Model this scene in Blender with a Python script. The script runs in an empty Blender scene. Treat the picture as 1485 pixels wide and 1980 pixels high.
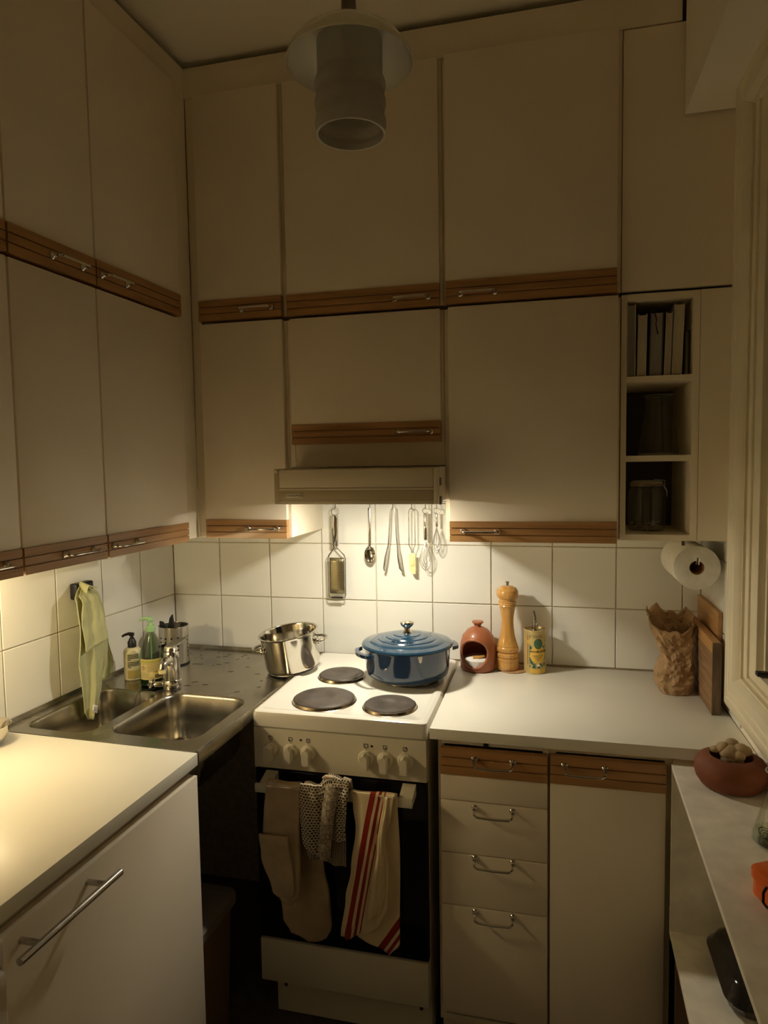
import bpy, bmesh, math, random
from mathutils import Vector, Matrix, noise
random.seed(7)
SC = bpy.context.scene
COL = SC.collection
PI = math.pi

# ------------------------------------------------------------------ camera
CAM_POS = Vector((1.3885, -2.28312, 1.57822))
YAW, PITCH, ROLL, FPX = -0.241204, -0.070108, -0.015574, 1307.84
def _cam():
    sy, cy, sp, cp = math.sin(YAW), math.cos(YAW), math.sin(PITCH), math.cos(PITCH)
    f = Vector((sy*cp, cy*cp, sp)); rt = Vector((cy, -sy, 0)); up = rt.cross(f)
    r2 = rt*math.cos(ROLL)+up*math.sin(ROLL); u2 = -rt*math.sin(ROLL)+up*math.cos(ROLL)
    m = Matrix((r2, u2, -f)).transposed().to_4x4(); m.translation = CAM_POS
    cd = bpy.data.cameras.new('camera'); cd.sensor_fit = 'VERTICAL'; cd.sensor_height = 24
    cd.lens = FPX*24/1980; cd.clip_start = .02
    o = bpy.data.objects.new('camera', cd); COL.objects.link(o); o.matrix_world = m
    SC.camera = o
_cam()

# ------------------------------------------------------------------ world, exposure
W = bpy.data.worlds.new('night'); SC.world = W; W.use_nodes = True
W.node_tree.nodes['Background'].inputs[0].default_value = (.10, .12, .2, 1)
W.node_tree.nodes['Background'].inputs[1].default_value = .05
SC.view_settings.view_transform = 'Standard'; SC.view_settings.look = 'None'
SC.view_settings.gamma = 1; SC.view_settings.use_curve_mapping = False
SC.view_settings.exposure = 0.95
SC.cycles.max_bounces = 10; SC.cycles.diffuse_bounces = 8; SC.cycles.glossy_bounces = 4
SC.cycles.transmission_bounces = 6; SC.cycles.transparent_max_bounces = 10
SC.cycles.use_denoising = True; SC.cycles.use_adaptive_sampling = False
SC.cycles.sample_clamp_indirect = 4.0
SC.cycles.blur_glossy = 0.5; SC.cycles.caustics_refractive = False; SC.cycles.use_light_tree = False
HOOD_W, HOOD_COL = 2.6, (1, .92, .74)
LEFT_W, LEFT_COL = 3.0, (1, .80, .46)

# ------------------------------------------------------------------ frames
AL = -0.0315                        # the left wall is not quite square to the back wall
RL = Matrix.Rotation(AL, 4, 'Z')
ORG = {}
FR = {}

# ------------------------------------------------------------------ mesh builder
class MB:
    def __init__(s):
        s.v = []; s.f = []; s.uv = {}
    def add(s, vs, fs, uvs=None):
        o = len(s.v); s.v += [tuple(p) for p in vs]
        for i, f in enumerate(fs):
            if uvs: s.uv[len(s.f)] = [uvs[j] for j in f]
            s.f.append(tuple(j+o for j in f))
        return s
    def box(s, x0, x1, y0, y1, z0, z1, bev=0, seg=2):
        if x0 > x1: x0, x1 = x1, x0
        if y0 > y1: y0, y1 = y1, y0
        if z0 > z1: z0, z1 = z1, z0
        V = [(x, y, z) for z in (z0, z1) for y in (y0, y1) for x in (x0, x1)]
        F = [(0, 2, 3, 1), (4, 5, 7, 6), (0, 1, 5, 4), (2, 6, 7, 3), (0, 4, 6, 2), (1, 3, 7, 5)]
        if bev:
            bm = bmesh.new(); bv = [bm.verts.new(p) for p in V]
            for f in F: bm.faces.new([bv[i] for i in f])
            bmesh.ops.bevel(bm, geom=bm.edges[:], offset=bev, segments=seg, affect='EDGES', profile=.5)
            bm.verts.index_update()
            V = [v.co[:] for v in bm.verts]; F = [[v.index for v in f.verts] for f in bm.faces]; bm.free()
        return s.add(V, F)
    def tube(s, pts, r, n=8, closed=False, cap=True):
        P = [Vector(p) for p in pts]; k = len(P)
        R = r if isinstance(r, (list, tuple)) else [r]*k
        T = []
        for i in range(k):
            a = P[(i-1) % k] if (closed or i) else P[0]; b = P[(i+1) % k] if (closed or i < k-1) else P[-1]
            t = (b-a); T.append(t.normalized() if t.length > 1e-9 else Vector((0, 0, 1)))
        nrm = T[0].orthogonal().normalized(); V = []
        for i in range(k):
            if i:
                q = T[i-1].rotation_difference(T[i]); nrm = q @ nrm
                nrm = (nrm-T[i]*nrm.dot(T[i])).normalized()
            b = T[i].cross(nrm)
            for j in range(n):
                a = 2*PI*j/n; V.append(P[i]+(nrm*math.cos(a)+b*math.sin(a))*R[i])
        F = []
        for i in range(k if closed else k-1):
            for j in range(n):
                F.append((i*n+j, i*n+(j+1) % n, ((i+1) % k)*n+(j+1) % n, ((i+1) % k)*n+j))
        if cap and not closed:
            F.append(tuple(range(n))[::-1]); F.append(tuple((k-1)*n+j for j in range(n)))
        return s.add(V, F)
    def lathe(s, prof, n=32, c=(0, 0, 0), sx=1, sy=1, rot=0):
        V = []; rows = []
        for (r, z) in prof:
            if r < 1e-6:
                rows.append([len(V)]); V.append((c[0], c[1], c[2]+z))
            else:
                row = []
                for j in range(n):
                    a = 2*PI*j/n; x = r*sx*math.cos(a); y = r*sy*math.sin(a)
                    row.append(len(V)); V.append((c[0]+x*math.cos(rot)-y*math.sin(rot), c[1]+x*math.sin(rot)+y*math.cos(rot), c[2]+z))
                rows.append(row)
        F = []
        for a, b in zip(rows, rows[1:]):
            for j in range(n):
                j2 = (j+1) % n
                if len(a) == 1 and len(b) == 1: continue
                if len(a) == 1: F.append((a[0], b[j2], b[j]))
                elif len(b) == 1: F.append((a[j], a[j2], b[0]))
                else: F.append((a[j], a[j2], b[j2], b[j]))
        return s.add(V, F)
    def prism(s, poly, fn, lo, hi):
        # poly: 2-D outline, fn(u, v, w) -> point, extruded over w
        n = len(poly)
        V = [fn(u, v, lo) for u, v in poly]+[fn(u, v, hi) for u, v in poly]
        F = [tuple(range(n)), tuple(range(2*n-1, n-1, -1))]+[(i, (i+1) % n, n+(i+1) % n, n+i) for i in range(n)]
        return s.add(V, F)
    def grid(s, fn, nu, nv, uv=None):
        V = [fn(i/nu, j/nv) for j in range(nv+1) for i in range(nu+1)]
        U = [(uv(i/nu, j/nv) if uv else (i/nu, j/nv)) for j in range(nv+1) for i in range(nu+1)]
        F = [(j*(nu+1)+i, j*(nu+1)+i+1, (j+1)*(nu+1)+i+1, (j+1)*(nu+1)+i) for j in range(nv) for i in range(nu)]
        return s.add(V, F, U)
    def sphere(s, c, r, n=10, m=7, sc=(1, 1, 1)):
        prof = [(math.sin(PI*i/m), -math.cos(PI*i/m)) for i in range(m+1)]
        prof[0] = (0, -1); prof[-1] = (0, 1)
        t = MB().lathe(prof, n)
        return s.add([(c[0]+x*r*sc[0], c[1]+y*r*sc[1], c[2]+z*r*sc[2]) for x, y, z in t.v], t.f)
    def xf(s, M):
        s.v = [tuple(M @ Vector(p)) for p in s.v]; return s
    def mesh(s, name, org=(0, 0, 0), smooth=35, recalc=True):
        me = bpy.data.meshes.new(name)
        me.from_pydata([(x-org[0], y-org[1], z-org[2]) for x, y, z in s.v], [], s.f)
        if s.uv:
            lay = me.uv_layers.new(name='UVMap')
            for p in me.polygons:
                u = s.uv.get(p.index)
                if u:
                    for k, li in enumerate(p.loop_indices): lay.data[li].uv = u[k]
        if recalc:
            bm = bmesh.new(); bm.from_mesh(me); bmesh.ops.recalc_face_normals(bm, faces=bm.faces[:]); bm.to_mesh(me); bm.free()
        if smooth:
            me.polygons.foreach_set('use_smooth', [True]*len(me.polygons))
            me.set_sharp_from_angle(angle=math.radians(smooth))
        me.update()
        return me

def tag(o, label=None, cat=None, group=None, kind=None):
    if label: o['label'] = label
    if cat: o['category'] = cat
    if group: o['group'] = group
    if kind: o['kind'] = kind
    return o
def thing(name, label, cat, loc=(0, 0, 0), frame='W', group=None, kind=None):
    o = bpy.data.objects.new(name, None); COL.objects.link(o); o.empty_display_size = .05
    ORG[o] = loc; FR[o] = frame
    v = Vector(loc)
    if frame == 'L': v = RL @ v; o.rotation_euler = (0, 0, AL)
    o.location = v
    return tag(o, label, cat, group, kind)
def link(name, me, m, parent=None):
    if m and not me.materials: me.materials.append(m)
    o = bpy.data.objects.new(name, me); COL.objects.link(o)
    if parent: o.parent = parent; ORG[o] = ORG[parent]
    return o
def part(name, mb, m, parent, smooth=35, label=None, solid=0, sub=0, kind=None, recalc=True, off=0):
    """a mesh given in the frame coordinates of its thing"""
    me = mb.mesh(name, ORG[parent], smooth, recalc)
    o = link(name, me, m, parent)
    if label: o['label'] = label
    if kind: o['kind'] = kind
    if sub:
        md = o.modifiers.new('subdivision', 'SUBSURF'); md.levels = md.render_levels = sub
    if solid:
        md = o.modifiers.new('thickness', 'SOLIDIFY'); md.thickness = solid; md.offset = off
    return o
def single(name, mb, m, label, cat, loc=(0, 0, 0), frame='W', group=None, kind=None, smooth=35, solid=0, sub=0, recalc=True):
    me = mb.mesh(name, loc, smooth, recalc); o = link(name, me, m); ORG[o] = loc; FR[o] = frame
    v = Vector(loc)
    if frame == 'L': v = RL @ v; o.rotation_euler = (0, 0, AL)
    o.location = v
    if sub:
        md = o.modifiers.new('subdivision', 'SUBSURF'); md.levels = md.render_levels = sub
    if solid:
        md = o.modifiers.new('thickness', 'SOLIDIFY'); md.thickness = solid; md.offset = 0
    return tag(o, label, cat, group, kind)
def inst(name, me, m, parent, loc, rot=(0, 0, 0)):
    """a shared mesh placed at loc (frame coordinates) under its parent"""
    o = link(name, me, m, parent)
    g = ORG[parent]; o.location = (loc[0]-g[0], loc[1]-g[1], loc[2]-g[2]); o.rotation_euler = rot
    ORG[o] = loc
    return o

def text_mb(body, size=1.0, ext=.0004, align='CENTER', shear=0, bold=0):
    cu = bpy.data.curves.new('lettering', 'FONT'); cu.body = body; cu.size = size; cu.extrude = ext
    cu.align_x = align; cu.align_y = 'CENTER'; cu.shear = shear; cu.resolution_u = 3; cu.offset = bold
    o = bpy.data.objects.new('lettering', cu); COL.objects.link(o)
    dg = bpy.context.evaluated_depsgraph_get(); me = bpy.data.meshes.new_from_object(o.evaluated_get(dg))
    mb = MB().add([v.co[:] for v in me.vertices], [tuple(p.vertices) for p in me.polygons])
    bpy.data.objects.remove(o); bpy.data.meshes.remove(me); bpy.data.curves.remove(cu)
    return mb

# ------------------------------------------------------------------ materials
def nt(m): return m.node_tree.nodes, m.node_tree.links
def mat(name, col, rough=.5, metal=0, var=.06, vscale=8, bump=0, bscale=120, coat=0, spec=.5, trans=0, ior=1.45, stretch=None, rvar=0, sub=0):
    m = bpy.data.materials.new(name); m.use_nodes = True
    N, L = nt(m); b = N['Principled BSDF']
    b.inputs['Roughness'].default_value = rough; b.inputs['Metallic'].default_value = metal
    b.inputs['Specular IOR Level'].default_value = spec; b.inputs['IOR'].default_value = ior
    if coat: b.inputs['Coat Weight'].default_value = coat; b.inputs['Coat Roughness'].default_value = .08
    if trans: b.inputs['Transmission Weight'].default_value = trans
    tc = N.new('ShaderNodeTexCoord'); mp = N.new('ShaderNodeMapping')
    L.new(tc.outputs['Object'], mp.inputs['Vector'])
    if stretch: mp.inputs['Scale'].default_value = stretch
    nz = N.new('ShaderNodeTexNoise'); nz.inputs['Scale'].default_value = vscale; nz.inputs['Detail'].default_value = 2 if var > .03 else 0
    L.new(mp.outputs[0], nz.inputs['Vector'])
    rp = N.new('ShaderNodeValToRGB'); L.new(nz.outputs['Fac'], rp.inputs[0])
    c = col; rp.color_ramp.elements[0].position = .3; rp.color_ramp.elements[1].position = .7
    rp.color_ramp.elements[0].color = (c[0]*(1-var), c[1]*(1-var), c[2]*(1-var), 1)
    rp.color_ramp.elements[1].color = (min(1, c[0]*(1+var)), min(1, c[1]*(1+var)), min(1, c[2]*(1+var)), 1)
    L.new(rp.outputs[0], b.inputs['Base Color'])
    if rvar:
        mr = N.new('ShaderNodeMapRange'); L.new(nz.outputs['Fac'], mr.inputs[0])
        mr.inputs['To Min'].default_value = max(0, rough-rvar); mr.inputs['To Max'].default_value = rough+rvar
        L.new(mr.outputs[0], b.inputs['Roughness'])
    if bump:
        n2 = N.new('ShaderNodeTexNoise'); n2.inputs['Scale'].default_value = bscale; n2.inputs['Detail'].default_value = 1; L.new(mp.outputs[0], n2.inputs['Vector'])
        bp = N.new('ShaderNodeBump'); bp.inputs['Strength'].default_value = bump; bp.inputs['Distance'].default_value = .002
        L.new(n2.outputs['Fac'], bp.inputs['Height']); L.new(bp.outputs[0], b.inputs['Normal'])
    return m
def wood(name, c0, c1, rough=.5, scale=18, axis='X', coat=0):
    m = bpy.data.materials.new(name); m.use_nodes = True; N, L = nt(m); b = N['Principled BSDF']
    b.inputs['Roughness'].default_value = rough
    if coat: b.inputs['Coat Weight'].default_value = coat; b.inputs['Coat Roughness'].default_value = .15
    tc = N.new('ShaderNodeTexCoord'); mp = N.new('ShaderNodeMapping'); L.new(tc.outputs['Object'], mp.inputs[0])
    s = {'X': (.08, 1, 1), 'Y': (1, .08, 1), 'Z': (1, 1, .08)}[axis]; mp.inputs['Scale'].default_value = s
    nz = N.new('ShaderNodeTexNoise'); nz.inputs['Scale'].default_value = scale*6; nz.inputs['Detail'].default_value = 3; nz.inputs['Distortion'].default_value = .6
    L.new(mp.outputs[0], nz.inputs['Vector'])
    rp = N.new('ShaderNodeValToRGB'); L.new(nz.outputs['Fac'], rp.inputs[0])
    rp.color_ramp.elements[0].position = .32; rp.color_ramp.elements[1].position = .68
    rp.color_ramp.elements[0].color = (*c0, 1); rp.color_ramp.elements[1].color = (*c1, 1)
    L.new(rp.outputs[0], b.inputs['Base Color'])
    bp = N.new('ShaderNodeBump'); bp.inputs['Strength'].default_value = .15; bp.inputs['Distance'].default_value = .001
    L.new(nz.outputs['Fac'], bp.inputs['Height']); L.new(bp.outputs[0], b.inputs['Normal'])
    return m
def emit(name, col, st):
    m = bpy.data.materials.new(name); m.use_nodes = True; N, L = nt(m)
    b = N['Principled BSDF']; b.inputs['Base Color'].default_value = (.9, .88, .8, 1)
    b.inputs['Emission Color'].default_value = (*col, 1); b.inputs['Emission Strength'].default_value = st
    return m
def glass(name, col=(1, 1, 1), rough=.02, ior=1.45, alpha=.1):
    """clear thin-walled glass: mostly see-through, with a clean reflection"""
    m = bpy.data.materials.new(name); m.use_nodes = True; N, L = nt(m)
    N.remove(N['Principled BSDF']); out = N['Material Output']
    t = N.new('ShaderNodeBsdfTransparent'); t.inputs[0].default_value = (*col, 1)
    g = N.new('ShaderNodeBsdfGlossy'); g.inputs['Roughness'].default_value = rough
    lw = N.new('ShaderNodeFresnel'); lw.inputs['IOR'].default_value = ior
    ge = N.new('ShaderNodeNewGeometry'); inv = N.new('ShaderNodeMath'); inv.operation = 'SUBTRACT'; inv.inputs[0].default_value = 1.0
    L.new(ge.outputs['Backfacing'], inv.inputs[1])
    ad = N.new('ShaderNodeMath'); ad.operation = 'MULTIPLY'; L.new(lw.outputs[0], ad.inputs[0]); L.new(inv.outputs[0], ad.inputs[1])
    mx = N.new('ShaderNodeMixShader'); L.new(ad.outputs[0], mx.inputs[0]); L.new(t.outputs[0], mx.inputs[1]); L.new(g.outputs[0], mx.inputs[2])
    L.new(mx.outputs[0], out.inputs[0])
    return m

M = {}
M['door'] = mat('door_laminate', (.89, .80, .66), .42, var=.025, vscale=5)
M['carcass'] = mat('cabinet_paint', (.87, .79, .63), .5, var=.03, vscale=6)
M['wall'] = mat('wall_paint', (.90, .84, .70), .8, var=.03, vscale=3)
M['ceiling'] = mat('ceiling_paint', (.90, .84, .70), .9, var=.03, vscale=2)
M['floor'] = mat('floor_linoleum', (.11, .09, .07), .45, var=.2, vscale=25)
M['tile'] = mat('glazed_tile', (.84, .83, .77), .16, var=.02, vscale=9)
M['grout'] = mat('grout', (.62, .55, .42), .9, var=.15, vscale=40)
M['strip'] = wood('varnished_strip', (.36, .18, .065), (.48, .26, .10), .40, 10, 'X', .2)
M['stripL'] = wood('varnished_strip_side', (.36, .18, .065), (.48, .26, .10), .40, 10, 'Y', .2)
M['chrome'] = mat('chrome', (.72, .70, .66), .14, 1, var=.03)
M['steel'] = mat('brushed_steel', (.56, .54, .50), .28, 1, var=.08, vscale=14, rvar=.1)
M['sinksteel'] = mat('sink_steel', (.36, .335, .285), .24, 1, var=.16, vscale=9, rvar=.12)
M['polsteel'] = mat('polished_steel', (.66, .63, .57), .12, 1, var=.08, vscale=5, rvar=.06)
M['white_lam'] = mat('white_worktop', (.80, .77, .68), .33, var=.02, vscale=6)
M['enamel'] = mat('white_enamel', (.82, .79, .71), .16, var=.02, vscale=10, coat=.3)
M['stovepaint'] = mat('stove_panel', (.76, .71, .58), .35, var=.02)
M['white_plastic'] = mat('white_plastic', (.78, .73, .60), .4, var=.02)
M['blackglass'] = mat('oven_glass', (.006, .006, .010), .08, var=.1)
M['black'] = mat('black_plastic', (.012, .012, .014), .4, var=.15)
M['dark'] = mat('dark_void', (.03, .026, .022), .8)
M['castiron'] = mat('cast_iron_plate', (.075, .060, .050), .48, var=.25, vscale=30, bump=.1, bscale=200)
M['blue'] = mat('blue_enamel', (.007, .030, .075), .09, var=.06, vscale=6, coat=.6)
M['bluelid'] = mat('blue_enamel_lid', (.011, .042, .082), .16, var=.12, vscale=6, coat=.5)
M['terra'] = mat('terracotta', (.36, .12, .05), .42, var=.1, vscale=20, bump=.06, bscale=90, coat=.25)
M['terradark'] = mat('unglazed_terracotta', (.20, .060, .026), .7, var=.18, vscale=18, bump=.25, bscale=60)
M['mill'] = wood('beech_varnish', (.52, .26, .06), (.66, .36, .10), .25, 14, 'Z', .6)
M['cork'] = mat('cork', (.42, .24, .11), .85, var=.3, vscale=140, bump=.2)
M['salt'] = mat('coarse_salt', (.85, .82, .76), .9, var=.05, vscale=200, bump=.6, bscale=400)
M['paper'] = mat('kraft_paper', (.42, .27, .14), .8, var=.12, vscale=25, bump=.25, bscale=90)
M['tissue'] = mat('tissue_paper', (.80, .77, .68), .95, var=.03, vscale=60, bump=.25, bscale=200)
M['hood'] = mat('hood_enamel', (.66, .58, .44), .35, var=.02)
M['hooddark'] = mat('hood_strip', (.50, .42, .27), .4, var=.03)
M['boardA'] = wood('end_board', (.20, .11, .05), (.33, .20, .10), .55, 12, 'Y')
M['boardB'] = wood('oak_board', (.40, .21, .07), (.52, .29, .11), .5, 9, 'Y')
M['boardC'] = wood('dark_end_grain', (.10, .065, .035), (.19, .13, .075), .6, 20, 'Z')
M['casing'] = mat('window_paint', (.86, .78, .58), .45, var=.04, vscale=10)
M['grey_plastic'] = mat('grey_plastic', (.20, .17, .14), .5)
M['binbody'] = mat('bin_body', (.16, .10, .06), .6)
M['fridge'] = mat('fridge_enamel', (.60, .53, .42), .4, var=.03)
M['orange'] = mat('orange_plastic', (.75, .14, .015), .35, var=.04)
M['blackgloss'] = mat('black_enamel', (.014, .012, .011), .12, var=.1, coat=.3)
M['page'] = mat('book_pages', (.62, .55, .42), .9, var=.12, vscale=120, stretch=(6, .2, .2))
M['pagegrey'] = mat('book_pages_grey', (.36, .34, .31), .9, var=.12, vscale=120, stretch=(6, .2, .2))
M['cover'] = mat('book_cover', (.62, .58, .50), .5, var=.04)
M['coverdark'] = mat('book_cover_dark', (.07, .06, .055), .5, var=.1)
M['glass'] = glass('clear_glass', (.96, .97, .95), .03, ior=1.75)
M['frost'] = mat('frosted_glass', (.86, .83, .76), .42, var=.05, vscale=10, trans=.45, ior=1.2)
M['glassedge'] = mat('glass_edge', (.75, .75, .68), .08, trans=.6, ior=1.5)
M['rimdark'] = mat('heat_tinted_rim', (.30, .24, .17), .25, 1, var=.2, vscale=20)
M['shelfwhite'] = mat('scuffed_white_board', (.74, .69, .58), .45, var=.10, vscale=22)
M['pane'] = glass('window_pane', (.45, .43, .40), .03, alpha=.10)
M['gold'] = mat('can_tin', (.60, .47, .20), .35, .3, var=.04)
M['yellow'] = mat('label_yellow', (.78, .50, .09), .5, var=.04)
M['ink'] = mat('dark_ink', (.03, .03, .025), .6)
M['green_ink'] = mat('green_ink', (.03, .10, .06), .5, var=.3, vscale=120)
M['red_ink'] = mat('red_ink', (.42, .07, .03), .5)
M['cream'] = mat('cream_rubber', (.86, .72, .36), .5, var=.03)
M['label'] = mat('paper_label', (.74, .64, .32), .5, var=.03)
M['labelgreen'] = mat('label_band', (.52, .52, .12), .5)
M['soap'] = mat('cream_soap_bottle', (.66, .60, .40), .35, var=.04)
M['pumpgreen'] = mat('green_pump', (.34, .58, .30), .3, var=.04)
M['pet'] = glass('green_tinted_bottle', (.62, .70, .62), .05)
M['liquid'] = mat('dark_liquid', (.015, .035, .022), .1, var=.1)
M['ginger'] = mat('ginger_skin', (.44, .32, .18), .75, var=.25, vscale=40, bump=.4, bscale=120)
M['plastic_white'] = mat('socket_plastic', (.72, .67, .55), .35, var=.02)
# ================================================================== the room shell
XR = 1.855                                              # right wall
ZC = 2.826                                              # ceiling
def struct(name, mb, m, label, frame='W', loc=(0, 0, 0)):
    return single(name, mb, m, label, None, loc, frame, None, 'structure', smooth=0)
struct('floor', MB().box(-.4, 2.1, -3.3, .1, -.05, 0), M['floor'], 'dark linoleum kitchen floor')
struct('ceiling', MB().box(-.4, 2.1, -3.3, .1, ZC, ZC+.05), M['ceiling'], 'plain painted ceiling above the cabinets')
wall_back = struct('wall_back', MB().box(-.12, 2.1, 0, .1, 0, ZC), M['grout'], 'back wall behind the stove with white square tiles')
wall_left = struct('wall_left', MB().box(-.1, 0, -3.3, .0, 0, ZC), M['grout'], 'left wall behind the sink with white square tiles', 'L')
WY0, WY1, WZ0, WZ1 = -.50, -1.62, 1.045, 2.40            # window opening
wr = MB()
wr.box(XR, XR+.14, 0.0, WY0, 0, ZC); wr.box(XR, XR+.14, WY1, -3.3, 0, ZC)
wr.box(XR, XR+.14, WY0, WY1, 0, WZ0); wr.box(XR, XR+.14, WY0, WY1, WZ1, ZC)
wall_right = struct('wall_right', wr, M['wall'], 'right wall with the window')
struct('wall_front', MB().box(-.4, 2.1, -2.9, -2.8, 0, ZC), M['wall'], 'painted wall behind the viewer')

# ---- tiles, each its own piece with a recessed joint
def tile_mesh(name, w, h, t=.0042):
    return MB().box(-w/2, w/2, -t, 0, -h/2, h/2, .0016, 1).mesh(name, smooth=30)
J = .0032
TM = {}
def tile(parent, a0, a1, z0, z1, side):
    w, h = round(a1-a0-J, 4), round(z1-z0-J, 4); key = (w, h)
    if key not in TM: TM[key] = tile_mesh('tile', w, h)
    ac, zc = (a0+a1)/2, (z0+z1)/2
    if side == 'b': inst('tile', TM[key], M['tile'], parent, (ac, -.0005, zc))
    elif side == 'l': inst('tile', TM[key], M['tile'], parent, (.0005, -ac, zc), (0, 0, PI/2))
    else: inst('tile', TM[key], M['tile'], parent, (XR-.0005, -ac, zc), (0, 0, -PI/2))
bx = [.0045]+[.1964+.2*k for k in range(9)]+[1.8505]
for z0, z1 in ((.903, 1.1), (1.1, 1.3), (1.3, 1.5)):
    for a0, a1 in zip(bx, bx[1:]): tile(wall_back, a0, a1, z0, z1, 'b')
lx = [.0045]+[.2075+.2015*k for k in range(7)]
for z0, z1 in ((.903, 1.1), (1.1, 1.3), (1.3, 1.5)):
    for a0, a1 in zip(lx, lx[1:]): tile(wall_left, a0, a1, z0, z1, 'l')
for z0, z1 in ((.903, 1.1), (1.1, 1.3), (1.3, 1.36)):
    for a0, a1 in zip((.0045, .17, .37), (.17, .37, .47)): tile(wall_right, a0, a1, z0, z1, 'r')

# ---- window in the right wall
win = thing('window_1', 'cream painted wooden window frame with dark night glass', None, (XR, -1.06, WZ0), kind='structure')
def frame_ring(y0, y1, z0, z1, w, x0, x1, bev=.004, wz=None):
    mb = MB(); wz = wz or w
    mb.box(x0, x1, y0, y0-w, z0, z1, bev); mb.box(x0, x1, y1+w, y1, z0, z1, bev)
    mb.box(x0, x1, y0-w, y1+w, z0, z0+wz, bev); mb.box(x0, x1, y0-w, y1+w, z1-wz, z1, bev)
    return mb
prof = [(0, 0), (0, .020), (.012, .027), (.030, .027), (.034, .0235), (.038, .027), (.052, .027), (.056, .0235), (.060, .027), (.084, .027), (.092, .020), (.096, .012), (.100, .012), (.100, 0)]
CY0, CY1, CZ0, CZ1 = -.395, -1.73, .94, 2.50
def cboard(p0, p1, inward, m0, m1):
    """moulded casing board from p0 to p1 (y, z) with mitred ends; inward is the direction towards the opening"""
    d = (Vector(p1)-Vector(p0)).normalized(); i = Vector(inward); V = []
    for base, sg in ((Vector(p0), 1), (Vector(p1), -1)):
        for (u, t) in prof:
            q = base+i*u+d*(u*sg); V.append((XR-t, q.x, q.y))
    n = len(prof)
    F = [(k, (k+1) % n, n+(k+1) % n, n+k) for k in range(n)]+[tuple(range(n)), tuple(range(2*n-1, n-1, -1))]
    return MB().add(V, F)
part('casing', cboard((CY0, CZ0), (CY0, CZ1), (-1, 0), 1, 1), M['casing'], win)
part('casing', cboard((CY1, CZ0), (CY1, CZ1), (1, 0), 1, 1), M['casing'], win)
part('casing', cboard((CY0, CZ0), (CY1, CZ0), (0, 1), 1, 1), M['casing'], win)
part('casing', cboard((CY0, CZ1), (CY1, CZ1), (0, -1), 1, 1), M['casing'], win)
part('frame', frame_ring(WY0, WY1, WZ0, WZ1, .03, XR-.008, XR+.13, wz=.010), M['casing'], win)
part('sash', frame_ring(WY0-.032, WY1+.032, WZ0+.012, WZ1-.012, .055, XR-.004, XR+.04, .005, wz=.026), M['casing'], win)
part('bead', frame_ring(WY0-.087, WY1+.087, WZ0+.038, WZ1-.038, .014, XR+.012, XR+.05, .003, wz=.010), M['casing'], win)
part('pane', MB().box(XR+.03, XR+.034, WY0-.095, WY1+.095, WZ0+.044, WZ1-.044), M['pane'], win, 0)
part('outer_sash', frame_ring(WY0-.05, WY1+.05, WZ0+.02, WZ1-.02, .05, XR+.09, XR+.125, .004, wz=.03), M['casing'], win)
part('outer_pane', MB().box(XR+.105, XR+.109, WY0-.09, WY1+.09, WZ0+.045, WZ1-.045), M['pane'], win, 0)
part('latch', MB().box(XR-.010, XR+.016, -.606, -.626, WZ0+.040, WZ0+.050, .002), M['black'], win, label='small black window latch')

# ---- trims: fascia under the ceiling, corner fillers, duct box
ZF0, ZF1 = 2.716, 2.806
YB, YD = -.305, -.325                                  # carcass front, door front (back run)
struct('trim_1', MB().box(.282, 1.72, YB-.004, YB+.014, ZF0, ZF1), M['carcass'], 'fascia board above the back wall cabinets')
struct('trim_2', MB().box(.274, .294, -2.2, -.3, ZF0, ZF1), M['carcass'], 'fascia board above the left wall cabinets', 'L')
struct('trim_3', MB().box(.286, .3185, YB-.0012, YB+.02, 1.353, ZF0), M['carcass'], 'narrow filler strip in the corner of the back cabinets')
struct('trim_4', MB().box(.272, .294, -.403, -.300, 1.353, ZF0), M['carcass'], 'vertical filler strip at the end of the left cabinets', 'L')
struct('trim_5', MB().box(1.728, XR, -2.8, YB-.013, 2.475, ZC-.002), M['wall'], 'boxed-in duct under the ceiling above the window')
tr = MB(); tr.box(1.576, 1.8535, YB-.004, YB+.016, 2.036, 2.712, .001)
struct('trim_6', tr, M['door'], 'tall blank panel right of the upper cabinets above the open shelves')
struct('trim_7', MB().box(1.777, 1.8535, YB-.002, YB+.016, 1.358, 2.028), M['carcass'], 'narrow filler panel between open shelf unit and window')

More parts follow.
